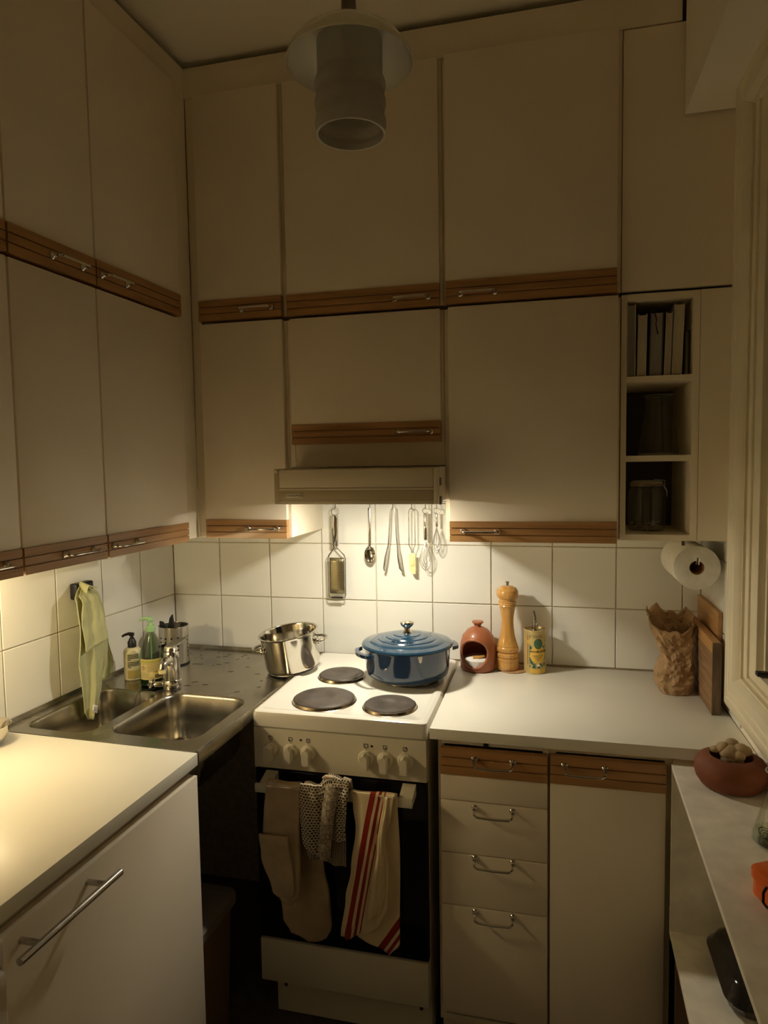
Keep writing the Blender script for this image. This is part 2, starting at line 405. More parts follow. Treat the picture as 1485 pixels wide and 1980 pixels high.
# ================================================================== wall cabinets
def mpB(a, o, z): return (a, -o, z)                    # along, out of the wall, up
def mpL(a, o, z): return (o, -a, z)
def mbox(mb, mp, a0, a1, o0, o1, z0, z1, bev=0):
    p, q = mp(a0, o0, z0), mp(a1, o1, z1)
    return mb.box(p[0], q[0], p[1], q[1], p[2], q[2], bev)
def strip_mb(mp, a0, a1, z0, z1, o0, o1):
    h = (z1-z0)/3; g = .0015; dp = .0055; pr = [(o0, z0)]
    for k in range(3):
        pr += [(o1, z0+h*k+(g if k else 0)), (o1, z0+h*(k+1)-(g if k < 2 else 0))]
        if k < 2: pr += [(o1-dp, z0+h*(k+1)-g), (o1-dp, z0+h*(k+1)+g)]
    pr.append((o0, z1))
    return MB().prism(pr, lambda u, v, w: mp(w, u, v), a0, a1)
def handle_mesh(L=.098, out=.027, drop=0.0):
    mb = MB(); h = L/2; r = .0032
    pts = [(-h, 0, 0), (-h, -out*.5, -drop*.35)]
    for k in range(5):
        t = k/4*PI/2; pts.append((-h+.010*(1-math.cos(t)), -out+.008*(1-math.sin(t)), -drop*(.5+.1*k)))
    pts.append((0, -out-.001, -drop))
    pts += [(-x, y, z) for x, y, z in pts[:-1][::-1]]
    mb.tube(pts, r, 8)
    for sx in (-h, h):
        t = MB().lathe([(0, 0), (.0085, 0), (.0085, .003), (.0055, .006), (.004, .012), (0, .012)], 14)
        t.xf(Matrix.Translation((sx, 0, 0)) @ Matrix.Rotation(PI/2, 4, 'X')); mb.add(t.v, t.f)
    return mb.mesh('handle')
HM = handle_mesh()
HD = handle_mesh(.096, .028, .012)
def carcass(mp, a0, a1, z0, z1, depth, t=.016, front=.0):
    mb = MB(); o0 = .002
    mbox(mb, mp, a0, a0+t, o0, depth, z0, z1); mbox(mb, mp, a1-t, a1, o0, depth, z0, z1)
    mbox(mb, mp, a0+t, a1-t, o0, depth, z0, z0+t); mbox(mb, mp, a0+t, a1-t, o0, depth, z1-t, z1)
    mbox(mb, mp, a0+t, a1-t, o0, o0+.006, z0+t, z1-t)
    return mb
def wall_cabinet(label, run, a0, a1, z0, z1, d0, d1, dz0, dz1, sz0, sz1, h0, h1, hz, group, body_t=.016):
    mp = mpB if run == 'b' else mpL; fr = 'W' if run == 'b' else 'L'
    depth, df = (.305, .325) if run == 'b' else (.296, .322)
    loc = mp((a0+a1)/2, .15, z0)
    t = thing('wall_cabinet', label, 'cabinet', loc, fr, group)
    part('body', carcass(mp, a0, a1, z0, z1, depth, body_t), M['carcass'], t, 0)
    mb = MB(); mbox(mb, mp, d0, d1, depth+.0015, df, sz1-.001 if sz0 <= dz0 else dz0, dz1, .0012)
    d = part('door', mb, M['door'], t, 30)
    part('wood_strip', strip_mb(mp, d0, d1, sz0, sz1, depth+.0015, df+.003), M['strip'] if run == 'b' else M['stripL'], d, 0)
    p = mp((h0+h1)/2, df+.003, hz)
    inst('handle', HM, M['chrome'], d, p, (0, 0, 0) if run == 'b' else (0, 0, PI/2))
    return t
GB, GL = 'cabinets on the back wall', 'cabinets on the left wall'
wall_cabinet('narrow upper wall cabinet in the corner, top row of the back wall', 'b', .3195, .6045, 2.035, 2.716, .320, .596, 2.033, 2.712, 2.033, 2.095, .466, .564, 2.060, GB)
wall_cabinet('middle upper wall cabinet above the small cabinet over the stove hood', 'b', .606, 1.0885, 2.035, 2.716, .6135, 1.0795, 2.031, 2.712, 2.031, 2.093, .949, 1.047, 2.056, GB)
wall_cabinet('wide upper right wall cabinet beside the tall blank panel', 'b', 1.090, 1.574, 2.035, 2.716, 1.098, 1.563, 2.032, 2.716, 2.032, 2.096, 1.141, 1.236, 2.057, GB)
wall_cabinet('narrow lower wall cabinet left of the stove hood', 'b', .3195, .6045, 1.355, 2.022, .321, .596, 1.353, 2.024, 1.353, 1.412, .466, .570, 1.385, GB)
wall_cabinet('short wall cabinet directly over the stove hood', 'b', .606, 1.0885, 1.574, 2.022, .620, 1.080, 1.643, 2.022, 1.643, 1.703, .952, 1.050, 1.672, GB)
wall_cabinet('wide lower wall cabinet right of the stove hood beside open shelves', 'b', 1.090, 1.574, 1.355, 2.022, 1.104, 1.567, 1.350, 2.024, 1.350, 1.410, 1.143, 1.242, 1.381, GB)
part('back_panel', MB().box(.622, 1.0725, YB+.003, YB+.012, 1.59, 1.66), M['carcass'], [o for o in COL.objects if o.name == 'wall_cabinet.004'][0], 0)
for (a0, a1, tl, tb, h) in ((.404, .782, 'upper left wall cabinet nearest the corner', 'lower left wall cabinet nearest the corner', (.655, .772, .650, .778)),
                            (.783, 1.057, 'second upper left wall cabinet from the corner', 'second lower left wall cabinet from the corner above the green towel', (.826, .936, .826, .950)),
                            (1.058, 1.42, 'upper left wall cabinet cut by the left picture edge', 'lower left wall cabinet cut by the left picture edge', (1.27, 1.37, 1.10, 1.21))):
    wall_cabinet(tl, 'l', a0, a1, 2.035, 2.716, a0+.0025, a1-.0025, 2.032, 2.712, 2.032, 2.095, h[0], h[1], 2.060, GL)
    wall_cabinet(tb, 'l', a0, a1, 1.355, 2.022, a0+.0025, a1-.0025, 1.352, 2.024, 1.352, 1.410, h[2], h[3], 1.381, GL)

# ---- open shelf unit
su = thing('shelf_unit', 'narrow open shelf unit holding books, carafe and jar beside window', 'shelf', (1.675, -.15, 1.357))
X0, X1 = 1.577, 1.776
part('side_panel', MB().box(X0, X0+.015, YB, -.002, 1.357, 2.028, .0008), M['carcass'], su, 0)
part('side_panel', MB().box(X1-.017, X1, YB, -.002, 1.357, 2.028, .0008), M['carcass'], su, 0)
part('top_panel', MB().box(X0+.015, X1-.017, YB, -.002, 2.010, 2.028), M['carcass'], su, 0)
for z in (1.357, 1.575, 1.791):
    part('shelf_board', MB().box(X0+.015, X1-.017, YB+.001, -.004, z, z+.0165), M['carcass'], su, 0)
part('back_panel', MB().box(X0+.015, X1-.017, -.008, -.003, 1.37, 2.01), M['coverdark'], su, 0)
# ================================================================== cooker hood with its lamp
HX0, HX1, HY, HZ0, HZ1 = .618, 1.092, -.462, 1.468, 1.570
hd = thing('cooker_hood', 'cream slide-out cooker hood with a lit lamp above the stove', 'cooker hood', (.855, -.23, HZ0))
sh = MB()
sh.box(HX0, HX1, HY+.03, -.012, HZ1-.004, HZ1)                                   # top
sh.box(HX0, HX0+.004, HY+.03, -.328, HZ0, HZ1-.004); sh.box(HX1-.004, HX1, HY+.03, -.012, HZ0+.006, HZ1-.004)
sh.box(HX0+.004, HX1-.004, -.016, -.012, HZ0+.03, HZ1-.004)
part('housing', sh, M['hood'], hd, 0)
part('filter', MB().box(HX0+.004, HX1-.004, -.45, -.02, HZ0+.050, HZ0+.056), M['steel'], hd, 0)
part('front_panel', MB().box(HX0+.012, HX1-.012, HY, HY+.03, HZ0+.046, HZ1-.002, .003), M['hood'], hd)
part('lower_strip', MB().box(HX0+.012, HX1-.012, HY-.0, HY+.028, HZ0+.011, HZ0+.040, .001), M['hooddark'], hd)
part('edge_trim', MB().box(HX0+.012, HX1-.012, HY-.001, HY+.03, HZ0, HZ0+.011, .001).box(HX0+.012, HX1-.012, HY-.001, HY+.03, HZ0+.040, HZ0+.046, .001), M['hood'], hd)
part('end_cap', MB().box(HX0-.004, HX0+.0115, HY+.003, HY+.10, HZ0, HZ1-.001, .002), M['hooddark'], hd)
part('end_cap', MB().box(HX1-.0115, HX1+.002, HY-.001, HY+.018, HZ0, HZ1-.001, .002), M['hood'], hd)
part('catch', MB().box(HX0-.001, HX0+.008, HY-.001, HY+.004, HZ1-.012, HZ1-.003, .0015), M['white_plastic'], hd)
part('switch_block', MB().box(HX1, HX1+.004, HY+.03, HY+.05, HZ0+.050, HZ0+.072, .001), M['grey_plastic'], hd)
part('cable_clip', MB().box(HX1, HX1+.006, HY+.02, HY+.045, HZ0-.002, HZ0+.020, .001), M['grey_plastic'], hd)
bd = part('badge', MB().box(HX0+.034, HX0+.085, HY-.0018, HY, HZ0+.019, HZ0+.031, .001), M['white_plastic'], hd, label='small oval-cornered badge with dark lettering')
tx = text_mb('LIVVAL', .0062, .0003, bold=.0001); tx.xf(Matrix.Translation((HX0+.0505, HY-.002, HZ0+.0245)) @ Matrix.Rotation(PI/2, 4, 'X'))
t2 = text_mb('Prince', .0088, .0003, shear=.35); t2.xf(Matrix.Translation((HX0+.072, HY-.002, HZ0+.025)) @ Matrix.Rotation(PI/2, 4, 'X')); tx.add(t2.v, t2.f)
t3 = MB().lathe([(0, 0), (.0016, 0), (.0016, .0006), (0, .0006)], 10).xf(Matrix.Translation((HX0+.0385, HY-.0018, HZ0+.0245)) @ Matrix.Rotation(PI/2, 4, 'X')); tx.add(t3.v, t3.f)
part('lettering', tx, M['ink'], bd, 0)
LXH, LYH = .87, -.398
part('lamp_lens', MB().box(LXH-.07, LXH+.07, LYH-.028, LYH+.028, HZ0+.030, HZ0+.036, .002), emit('hood_lamp_glow', HOOD_COL, 4), hd)
ld = bpy.data.lights.new('hood_lamp', 'AREA'); ld.shape = 'RECTANGLE'; ld.size = .07; ld.size_y = .035; ld.energy = HOOD_W; ld.color = HOOD_COL
lo = bpy.data.objects.new('hood_lamp_bulb', ld); COL.objects.link(lo); lo.parent = hd; lo.location = (LXH-.855, LYH+.23, .022)

# ---- strip lamp under the left wall cabinets
ul = thing('strip_lamp', 'slim lit strip lamp under the left wall cabinets', 'lamp', (.13, -1.12, 1.354), 'L')
part('housing', MB().box(.105, .155, -1.24, -.91, 1.3445, 1.3535, .002), M['white_plastic'], ul)
part('tube', MB().tube([(.13, -.93, 1.339), (.13, -1.22, 1.339)], .005, 10), emit('strip_lamp_glow', LEFT_COL, 6), ul)
for k in range(3):
    ld = bpy.data.lights.new('strip_lamp_light', 'POINT'); ld.shadow_soft_size = .012; ld.energy = LEFT_W/3; ld.color = LEFT_COL
    lo = bpy.data.objects.new('strip_lamp_light', ld); COL.objects.link(lo); lo.parent = ul; lo.location = (0, .10-.055*k, -.026)

# ================================================================== stove
def rrect(x0, x1, y0, y1, r, n=6):
    P = []
    for cx, cy, a in ((x1-r, y1-r, 0), (x0+r, y1-r, PI/2), (x0+r, y0+r, PI), (x1-r, y0+r, 1.5*PI)):
        for k in range(n+1): P.append((cx+r*math.cos(a+PI/2*k/n), cy+r*math.sin(a+PI/2*k/n)))
    return P
def loft(levels, cap0=True, cap1=True, n=6):
    mb = MB(); V = []; F = []; k = 4*(n+1)
    for (x0, x1, y0, y1, r, z) in levels:
        V += [(x, y, z) for x, y in rrect(x0, x1, y0, y1, r, n)]
    for i in range(len(levels)-1):
        for j in range(k): F.append((i*k+j, i*k+(j+1) % k, (i+1)*k+(j+1) % k, (i+1)*k+j))
    if cap0: F.append(tuple(range(k))[::-1])
    if cap1: F.append(tuple((len(levels)-1)*k+j for j in range(k)))
    return mb.add(V, F)
SX0, SX1, SY = .596, 1.078, -.60
st = thing('stove', 'white freestanding electric stove with four hotplates and black oven door', 'stove', (.837, -.3, 0))
part('body', MB().box(SX0, SX1, -.575, -.02, .12, .862, .002), M['stovepaint'], st, 0)
part('plinth', MB().box(SX0+.028, SX1, -.555, -.05, .004, .119, .002), M['stovepaint'], st, 0)
for x in (SX0+.055, SX1-.03): part('plinth_screw', MB().lathe([(0, 0), (.005, 0), (.005, .002), (0, .002)], 10).xf(Matrix.Translation((x, -.555, .085)) @ Matrix.Rotation(PI/2, 4, 'X')), M['ink'], st)
part('hob', loft([(SX0-.003, SX1+.003, -.604, -.014, .012, .864), (SX0-.004, SX1+.004, -.607, -.012, .014, .868), (SX0-.004, SX1+.004, -.607, -.012, .014, .898), (SX0-.001, SX1+.001, -.604, -.015, .014, .906),
                 (SX0+.006, SX1-.006, -.597, -.02, .014, .910), (SX0+.016, SX1-.016, -.585, -.035, .02, .910), (SX0+.024, SX1-.024, -.575, -.045, .02, .905)]), M['enamel'], st)
for i, (cx, cy, r) in enumerate(((.760, -.481, .089), (.957, -.495, .0735), (.745, -.262, .0735), (.957, -.235, .089))):
    h = part('hotplate', MB().lathe([(0, .9155), (r*.28, .9155), (r*.30, .9165), (r*.93, .9165), (r-.003, .9145), (r-.002, .906), (0, .906)], 48, (cx, cy, 0)), M['castiron'], st)
    part('steel_rim', MB().lathe([(r-.0025, .9135), (r-.0005, .913), (r+.002, .9065), (r+.004, .9053), (r-.0025, .9053)], 48, (cx, cy, 0)), M['rimdark'], h)
part('control_panel', MB().prism([(-.604, .862), (-.575, .862), (-.575, .747), (-.603, .750)], lambda u, v, w: (w, u, v), SX0, SX1), M['stovepaint'], st, 0)
KX = (.645, .703, .754, .916, .968, 1.022); KZ = .803
IC = [('tl',), ('bl',), ('oven',), ('none',), ('br',), ('tr',)]
for i, x in enumerate(KX):
    k = part('knob', MB().lathe([(0, 0), (.0215, 0), (.0215, .004), (.0195, .010), (.017, .012), (0, .012)], 28).xf(Matrix.Translation((x, -.6035, KZ)) @ Matrix.Rotation(PI/2, 4, 'X')), M['white_plastic'], st)
    g = MB(); w, d = .0105, .0295
    pol = [(-w, -.022), (-.004, -.0245), (.004, -.0245), (w, -.022), (w, .012), (0, .019), (-w, .012)]
    g.prism(pol, lambda u, v, q: (x+u*(1-.12*(q > .02)), -.6135-q, KZ+v-.001), 0, .021)
    part('grip', g, M['white_plastic'], k, 20)
    s = .0052; zc = .836; ic = MB(); t = .0007; y0, y1 = -.6052, -.6040
    ic.box(x-s, x+s, y0, y1, zc+s-t, zc+s).box(x-s, x+s, y0, y1, zc-s, zc-s+t).box(x-s, x-s+t, y0, y1, zc-s, zc+s).box(x+s-t, x+s, y0, y1, zc-s, zc+s)
    kd = IC[i][0]
    if kd != 'none' and kd != 'oven':
        dx = -.0022 if kd[1] == 'l' else .0022; dz = .0022 if kd[0] == 't' else -.0022
        ic.box(x+dx-.0012, x+dx+.0012, y0, y1, zc+dz-.0012, zc+dz+.0012)
    elif kd == 'oven':
        tt = text_mb('°C', .006, .0003); tt.xf(Matrix.Translation((x, -.6046, zc)) @ Matrix.Rotation(PI/2, 4, 'X')); ic.add(tt.v, tt.f)
    for q in range(2): ic.box(x-.0006, x+.0006, y0, y1, .8285-q*.0035, .8297-q*.0035)
    part('dial_icon', ic, M['ink'], st, 0)
for x in (.733, .932):
    part('indicator_light', MB().lathe([(0, 0), (.0032, 0), (.0028, .0012), (0, .0016)], 12).xf(Matrix.Translation((x, -.604, .836)) @ Matrix.Rotation(PI/2, 4, 'X')), mat('indicator_red_%d' % int(x*1000), (.05, .006, .004), .2), st)
od = part('oven_door', MB().box(SX0, SX1, -.600, -.577, .256, .744, .003), M['blackglass'], st)
hb = MB().box(.618, 1.050, -.656, -.648, .704, .728, .0015)
hn = part('oven_handle', hb, M['stovepaint'], st)
for a, b in ((.629, .664), (1.014, 1.0495)): part('bracket', MB().prism([(-.600, .742), (-.648, .728), (-.648, .706), (-.600, .712)], lambda u, v, w: (w, u, v), a, b), M['stovepaint'], hn, 0)
part('drawer', MB().box(SX0+.001, SX1-.001, -.602, -.577, .128, .252, .002), M['stovepaint'], st)

# ================================================================== right worktop and base cabinets
single('worktop', MB().box(1.088, XR-.003, -.61, -.008, .871, .900, .002), M['white_lam'], 'white laminate worktop between stove and window', 'worktop', (1.45, -.3, .871))
def base_body(x0, x1):
    mb = MB(); t = .016
    mb.box(x0, x0+t, -.578, -.01, .09, .868).box(x1-t, x1, -.578, -.01, .09, .868).box(x0+t, x1-t, -.578, -.01, .09, .106).box(x0+t, x1-t, -.016, -.01, .106, .868)
    mb.box(x0+t, x1-t, -.578, -.30, .852, .868)
    return mb
b1 = thing('drawer_cabinet', 'base cabinet with four drawers right of the stove', 'cabinet', (1.247, -.3, 0), group='base cabinets under the right worktop')
part('body', base_body(1.105, 1.3875), M['carcass'], b1, 0)
part('plinth', MB().box(1.106, 1.387, -.54, -.52, 0, .089), M['carcass'], b1, 0)
FY = -.60
for i, (z0, z1, hz) in enumerate(((.7115, .847, .817), (.5705, .7085, .684), (.4290, .5675, .549), (.128, .4260, .405))):
    x0, x1 = 1.1145, 1.3835
    if i == 0:
        d = part('drawer', MB().box(x0, x1, FY, FY+.018, z0, .7795, .0012), M['door'], b1, 30)
        part('wood_strip', strip_mb(mpB, x0, x1, .779, z1, .584, .603), M['strip'], d, 0)
        inst('handle', HD, M['chrome'], d, (1.250, FY-.003, hz+.008))
    else:
        d = part('drawer', MB().box(x0, x1, FY, FY+.018, z0, z1, .0012), M['door'], b1, 30)
        inst('handle', HD, M['chrome'], d, (1.250, FY, hz+.012))
pb = part('pull_out_board', MB().box(1.117, 1.372, -.585, -.12, .853, .8645, .001), M['white_lam'], b1, 0)
part('board_stop', MB().box(1.224, 1.237, -.588, -.578, .850, .867), M['black'], b1, 0)
b2 = thing('base_cabinet', 'tall single-door base cabinet under the worktop beside the window shelf', 'cabinet', (1.53, -.3, 0), group='base cabinets under the right worktop')
part('body', base_body(1.3885, 1.676), M['carcass'], b2, 0)
part('plinth', MB().box(1.389, 1.676, -.54, -.52, 0, .089), M['carcass'], b2, 0)
d = part('door', MB().box(1.390, 1.660, FY, FY+.018, .11, .7815, .0012), M['door'], b2, 30)
part('wood_strip', strip_mb(mpB, 1.390, 1.660, .781, .850, .584, .603), M['strip'], d, 0)
inst('handle', HD, M['chrome'], d, (1.472, FY-.003, .829))
part('filler_rail', MB().box(1.677, XR-.004, -.596, -.580, .70, .8705), M['carcass'], b2, 0)

# ================================================================== sink unit (frame of the left wall)
def ring_cell(mb, rect, inner, z):
    """flat cell from a rectangle to a rounded opening"""
    x0, x1, y0, y1 = rect; n = len(inner); cx = sum(p[0] for p in inner)/n; cy = sum(p[1] for p in inner)/n
    outer = []
    for px, py in inner:
        dx, dy = px-cx, py-cy; t = 1e9
        if dx > 1e-9: t = min(t, (x1-cx)/dx)
        if dx < -1e-9: t = min(t, (x0-cx)/dx)
        if dy > 1e-9: t = min(t, (y1-cy)/dy)
        if dy < -1e-9: t = min(t, (y0-cy)/dy)
        outer.append([cx+dx*t, cy+dy*t])
    for c in ((x0, y0), (x1, y0), (x0, y1), (x1, y1)):
        k = min(range(n), key=lambda i: (outer[i][0]-c[0])**2+(outer[i][1]-c[1])**2); outer[k] = list(c)
    V = [(p[0], p[1], z) for p in outer]+[(p[0], p[1], z) for p in inner]
    mb.add(V, [(i, (i+1) % n, n+(i+1) % n, n+i) for i in range(n)])
sk = thing('sink_unit', 'stainless steel double-bowl sink counter with draining board in the corner', 'sink', (.3, -.42, .88), 'L')
SZ = .900; S1 = -.848
B1 = (.052, .262, -.815, -.488); B2 = (.290, .556, -.795, -.480)
deck = MB(); R1, R2 = rrect(*B1, .045, 8), rrect(*B2, .055, 8)
ring_cell(deck, (.012, .276, S1, -.46), R1, SZ); ring_cell(deck, (.276, .592, S1, -.46), R2, SZ)
deck.v = [(.5878, y, z) if abs(x-.592) < 1e-6 and abs(y+.46) < 1e-6 else (.592-(y-S1)*.0042/.388, y, z) if abs(x-.592) < 1e-6 else (x, y, z) for x, y, z in deck.v]
deck.add([(.012, -.46, SZ), (.5878, -.46, SZ), (.583, -.012, SZ), (.012, -.012, SZ)], [(0, 1, 2, 3)])
deck.add([(.592, S1, SZ), (.583, -.012, SZ), (.590, -.012, SZ+.003), (.599, S1, SZ+.003), (.5925, -.012, SZ-.002), (.603, S1, SZ-.002), (.5925, -.012, SZ-.030), (.603, S1, SZ-.030), (.575, -.012, SZ-.030), (.585, S1, SZ-.030)],
         [(0, 1, 2, 3), (3, 2, 4, 5), (5, 4, 6, 7), (7, 6, 8, 9)])
deck.add([(.012, S1, SZ), (.012, -.012, SZ), (.009, S1, SZ+.012), (.009, -.009, SZ+.012), (.583, -.012, SZ), (.583, -.009, SZ+.012)], [(0, 1, 3, 2), (1, 4, 5, 3)])
deck.add([(.012, S1, SZ), (.603, S1, SZ), (.603, S1, SZ-.03), (.012, S1, SZ-.03)], [(0, 1, 2, 3)])
part('counter_deck', deck, M['sinksteel'], sk, 40, recalc=False)
def bowl(rect, r, depth, n=8):
    x0, x1, y0, y1 = rect; mb = MB(); lv = []
    for ins, z in ((0, 0), (.003, -.002), (.006, -.008), (.010, -depth*.55), (.015, -depth*.82), (.026, -depth*.95), (.05, -depth)):
        lv.append((x0+ins, x1-ins, y0+ins, y1-ins, max(.012, r-ins*.3), SZ+z))
    return loft(lv, False, True, n)
for rc, r, dep in ((B1, .045, .14), (B2, .055, .155)):
    b = part('basin', bowl(rc, r, dep), M['sinksteel'], sk, 50, recalc=False)
    cx, cy = (rc[0]+rc[1])/2, (rc[2]+rc[3])/2+.03
    part('drain', MB().lathe([(.034, .001), (.030, .003), (.022, .0), (0, -.002)], 24, (cx, cy, SZ-dep)), M['polsteel'], b)
# drops and streaks of water lie on the draining board
wd = MB()
for k in range(46):
    x, y = random.uniform(.08, .58), -random.uniform(.05, .44)
    l, w, a = random.uniform(.004, .013), random.uniform(.0012, .0026), random.uniform(-.6, .6)
    t = MB().sphere((0, 0, 0), 1, 8, 4, (l, w, .0008)); t.xf(Matrix.Translation((x, y, SZ+.0002)) @ Matrix.Rotation(a+.5, 4, 'Z')); wd.add(t.v, t.f)
part('water_drops', wd, mat('water_marks', (.10, .09, .075), .06, .6), sk, 60, kind='stuff')

# ---- waste bin under the sink
bn = thing('waste_bin', 'grey-lidded waste bin in the dark space under the sink', 'bin', (.42, -.68, 0), 'L')
part('bin_body', loft([(.26, .525, -.83, -.60, .02, .004), (.25, .54, -.835, -.595, .02, .36)]), M['binbody'], bn)
part('lid', loft([(.235, .555, -.842, -.585, .03, .361), (.235, .555, -.842, -.585, .03, .385), (.245, .545, -.835, -.592, .03, .392), (.30, .50, -.80, -.63, .02, .394), (.31, .49, -.79, -.64, .02, .390)]), M['grey_plastic'], bn)

# ---- dishwasher, its worktop and the fridge beyond
single('worktop', MB().box(.008, .601, -1.432, -.850, .870, .8995, .0015), M['white_lam'], 'white worktop over the dishwasher left of the sink', 'worktop', (.3, -1.14, .87), 'L')
dw = thing('dishwasher', 'white panelled dishwasher with a long steel bar handle', 'dishwasher', (.3, -1.14, 0), 'L')
part('body', MB().box(.03, .575, -1.428, -.856, .10, .866), M['fridge'], dw, 0)
part('door', MB().box(.578, .600, -1.430, -.853, .11, .846, .0015), M['door'], dw, 30)
part('plinth', MB().box(.50, .545, -1.428, -.856, 0, .098), M['carcass'], dw, 0)
hh = MB().tube([(.640, -1.193, .8185), (.640, -1.436, .8205)], .0065, 14)
bh = part('bar_handle', hh, M['steel'], dw)
for s in (1.234, 1.392): part('post', MB().tube([(.600, -s, .818), (.640, -s, .8195)], .0055, 10), M['steel'], bh)
fg = thing('refrigerator', 'white refrigerator edge at the lower left picture edge', 'refrigerator', (.3, -1.75, 0), 'L')
part('body', MB().box(.02, .565, -2.03, -1.445, .02, 1.30, .006), M['fridge'], fg)
part('upper_door', MB().box(.567, .612, -2.03, -1.443, .868, 1.30, .010, 3), M['fridge'], fg)
part('handle_strip', MB().box(.567, .622, -2.03, -1.441, .818, .862, .008, 3), M['fridge'], fg)
part('lower_door', MB().box(.567, .622, -2.03, -1.439, .06, .810, .010, 3), M['fridge'], fg)

# ================================================================== low shelf under the window
RS = Matrix.Translation((1.668, -.615, 0)) @ Matrix.Rotation(-.024, 4, 'Z')
ws = thing('low_shelf', 'white open low shelf under the window at the right edge', 'shelf', (1.668, -.615, 0))
ws.rotation_euler = (0, 0, -.024)
ORG[ws] = (0, 0, 0)
part('top_board', MB().box(0, .178, -1.0, 0, .852, .862, .001), M['shelfwhite'], ws, 0)
part('end_panel', MB().box(.001, .176, -.013, -.001, .4565, .8515), M['shelfwhite'], ws, 0)
part('end_panel', MB().box(.001, .176, -1.0, -.987, .4565, .8515), M['shelfwhite'], ws, 0)
part('lower_board', MB().box(.001, .178, -1.0, -.001, .442, .456, .001), M['shelfwhite'], ws, 0)
for y in (-.02, -.985): part('leg_panel', MB().box(.012, .176, y, y-.014, .0, .4415), M['binbody'], ws, 0)
part('back_panel', MB().box(.170, .176, -.984, -.017, .457, .8515), M['shelfwhite'], ws, 0)

# ================================================================== pendant lamp
PX, PY = 1.034, -1.05
pl = thing('pendant_lamp', 'unlit pendant lamp with enamel shade and ribbed frosted glass cylinder', 'lamp', (PX, PY, ZC))
part('cord', MB().tube([(PX, PY, ZC-.03), (PX, PY, 2.42)], .0028, 8), M['white_plastic'], pl)
part('ceiling_rose', MB().lathe([(0, ZC-.001), (.04, ZC-.001), (.038, ZC-.018), (.012, ZC-.035), (0, ZC-.035)], 24, (PX, PY, 0)), M['white_plastic'], pl)
part('lamp_holder', MB().lathe([(0, 2.425), (.008, 2.425), (.013, 2.415), (.015, 2.375), (.022, 2.362), (0, 2.362)], 20, (PX, PY, 0)), M['grey_plastic'], pl)
sp = [(.018, 2.372), (.045, 2.366), (.072, 2.354), (.094, 2.338), (.108, 2.322), (.1135, 2.312), (.115, 2.305)]
part('shade', MB().lathe(sp+[(r-.0012, z-.0022) for r, z in sp[::-1]], 48, (PX, PY, 0)), mat('shade_enamel', (.86, .82, .70), .18, var=.02, coat=.3), pl)
gp = []
z0, z1 = 2.345, 2.180
for k in range(61):
    z = z0+(z1-z0)*k/60; u = (z0-z)
    rib = .0016*math.sin(u*2*PI/.034) if .050 < u < .152 else 0
    gp.append((.0595+rib+(.004*min(1, max(0, (u-.05)/.03)))-(.006 if k == 0 else 0), z))
part('glass_cylinder', MB().lathe(gp+[(r-.004, z) for r, z in gp[::-1]]+[gp[0]], 48, (PX, PY, 0)), M['frost'], pl, 60)
part('bulb', MB().lathe([(0, 2.235), (.018, 2.240), (.028, 2.262), (.026, 2.285), (.014, 2.315), (.013, 2.355), (0, 2.355)], 20, (PX, PY, 0)), mat('dark_bulb', (.12, .10, .08), .3), pl)
# ================================================================== pots on the stove
pt = thing('stock_pot', 'open stainless steel stock pot tilted on the sink edge beside the hotplates', 'pot', (.566, -.222, .9170))
pt.rotation_euler = (math.radians(5), math.radians(-6.5), 0)
ORG[pt] = (0, 0, 0)
r = .090
prof = [(0, .001), (r-.012, .001), (r-.003, .005), (r, .014), (r+.002, .110), (r+.004, .116), (r+.009, .119), (r+.009, .1205), (r+.003, .1195), (r, .114), (r-.002, .016), (r-.014, .004), (0, .004)]
part('pot_body', MB().lathe(prof, 56), M['polsteel'], pt)
part('base_plate', MB().lathe([(0, -.004), (r-.008, -.004), (r-.005, -.002), (r-.006, .001), (0, .001)], 48), M['steel'], pt)
for a in (math.radians(200), math.radians(20)):
    mb = MB(); c, s = math.cos(a), math.sin(a); pts = []
    for k in range(13):
        t = -1+2*k/12; ph = t*PI/2
        out = .030*math.cos(ph)**.6 if abs(t) < 1 else 0; pts.append((c*(r+.002+out)-s*t*.034, s*(r+.002+out)+c*t*.034, .080))
    mb.tube(pts, .0048, 8)
    for t in (-1, 1): mb.add(*(lambda q: (q.v, q.f))(MB().sphere((c*r-s*t*.034, s*r+c*t*.034, .080), .010, 10, 6, (.9, .9, 1.2))))
    part('handle', mb, M['polsteel'], pt)

DX, DY, DZ = .955, -.243, .9170
do = thing('dutch_oven', 'round blue enamelled cast-iron dutch oven with lid on the rear hotplate', 'pot', (DX, DY, DZ))
R = .1355
def zz(p): return [(r, z+DZ) for r, z in p]
part('pot_body', MB().lathe(zz([(0, 0), (.100, 0), (.115, .003), (.126, .013), (.131, .032), (R-.001, .094), (R, .097), (R-.006, .097), (R-.010, .09), (R-.014, .04), (.09, .012), (0, .01)]), 64, (DX, DY, 0)), M['blue'], do)
lp = [(R+.004, .0985), (R+.007, .100), (R+.007, .104), (R+.003, .1085), (R-.010, .1115), (R-.016, .1125), (R-.020, .1155), (.100, .1195), (.094, .1195), (.091, .1222), (.076, .1258), (.070, .1258), (.067, .1285), (.052, .1315), (.046, .1315), (.043, .134), (.02, .136), (0, .1362)]
lid = part('lid', MB().lathe(zz([(0, .0985)]+lp), 72, (DX, DY, 0)), M['bluelid'], do, 25)
part('knob', MB().lathe(zz([(0, .136), (.015, .136), (.014, .139), (.009, .145), (.009, .150), (.0195, .160), (.0225, .166), (.0215, .170), (.010, .1725), (0, .173)]), 28, (DX, DY, 0)), M['polsteel'], lid)
le = text_mb('LE CREUSET', .0125, .0012)
V = []
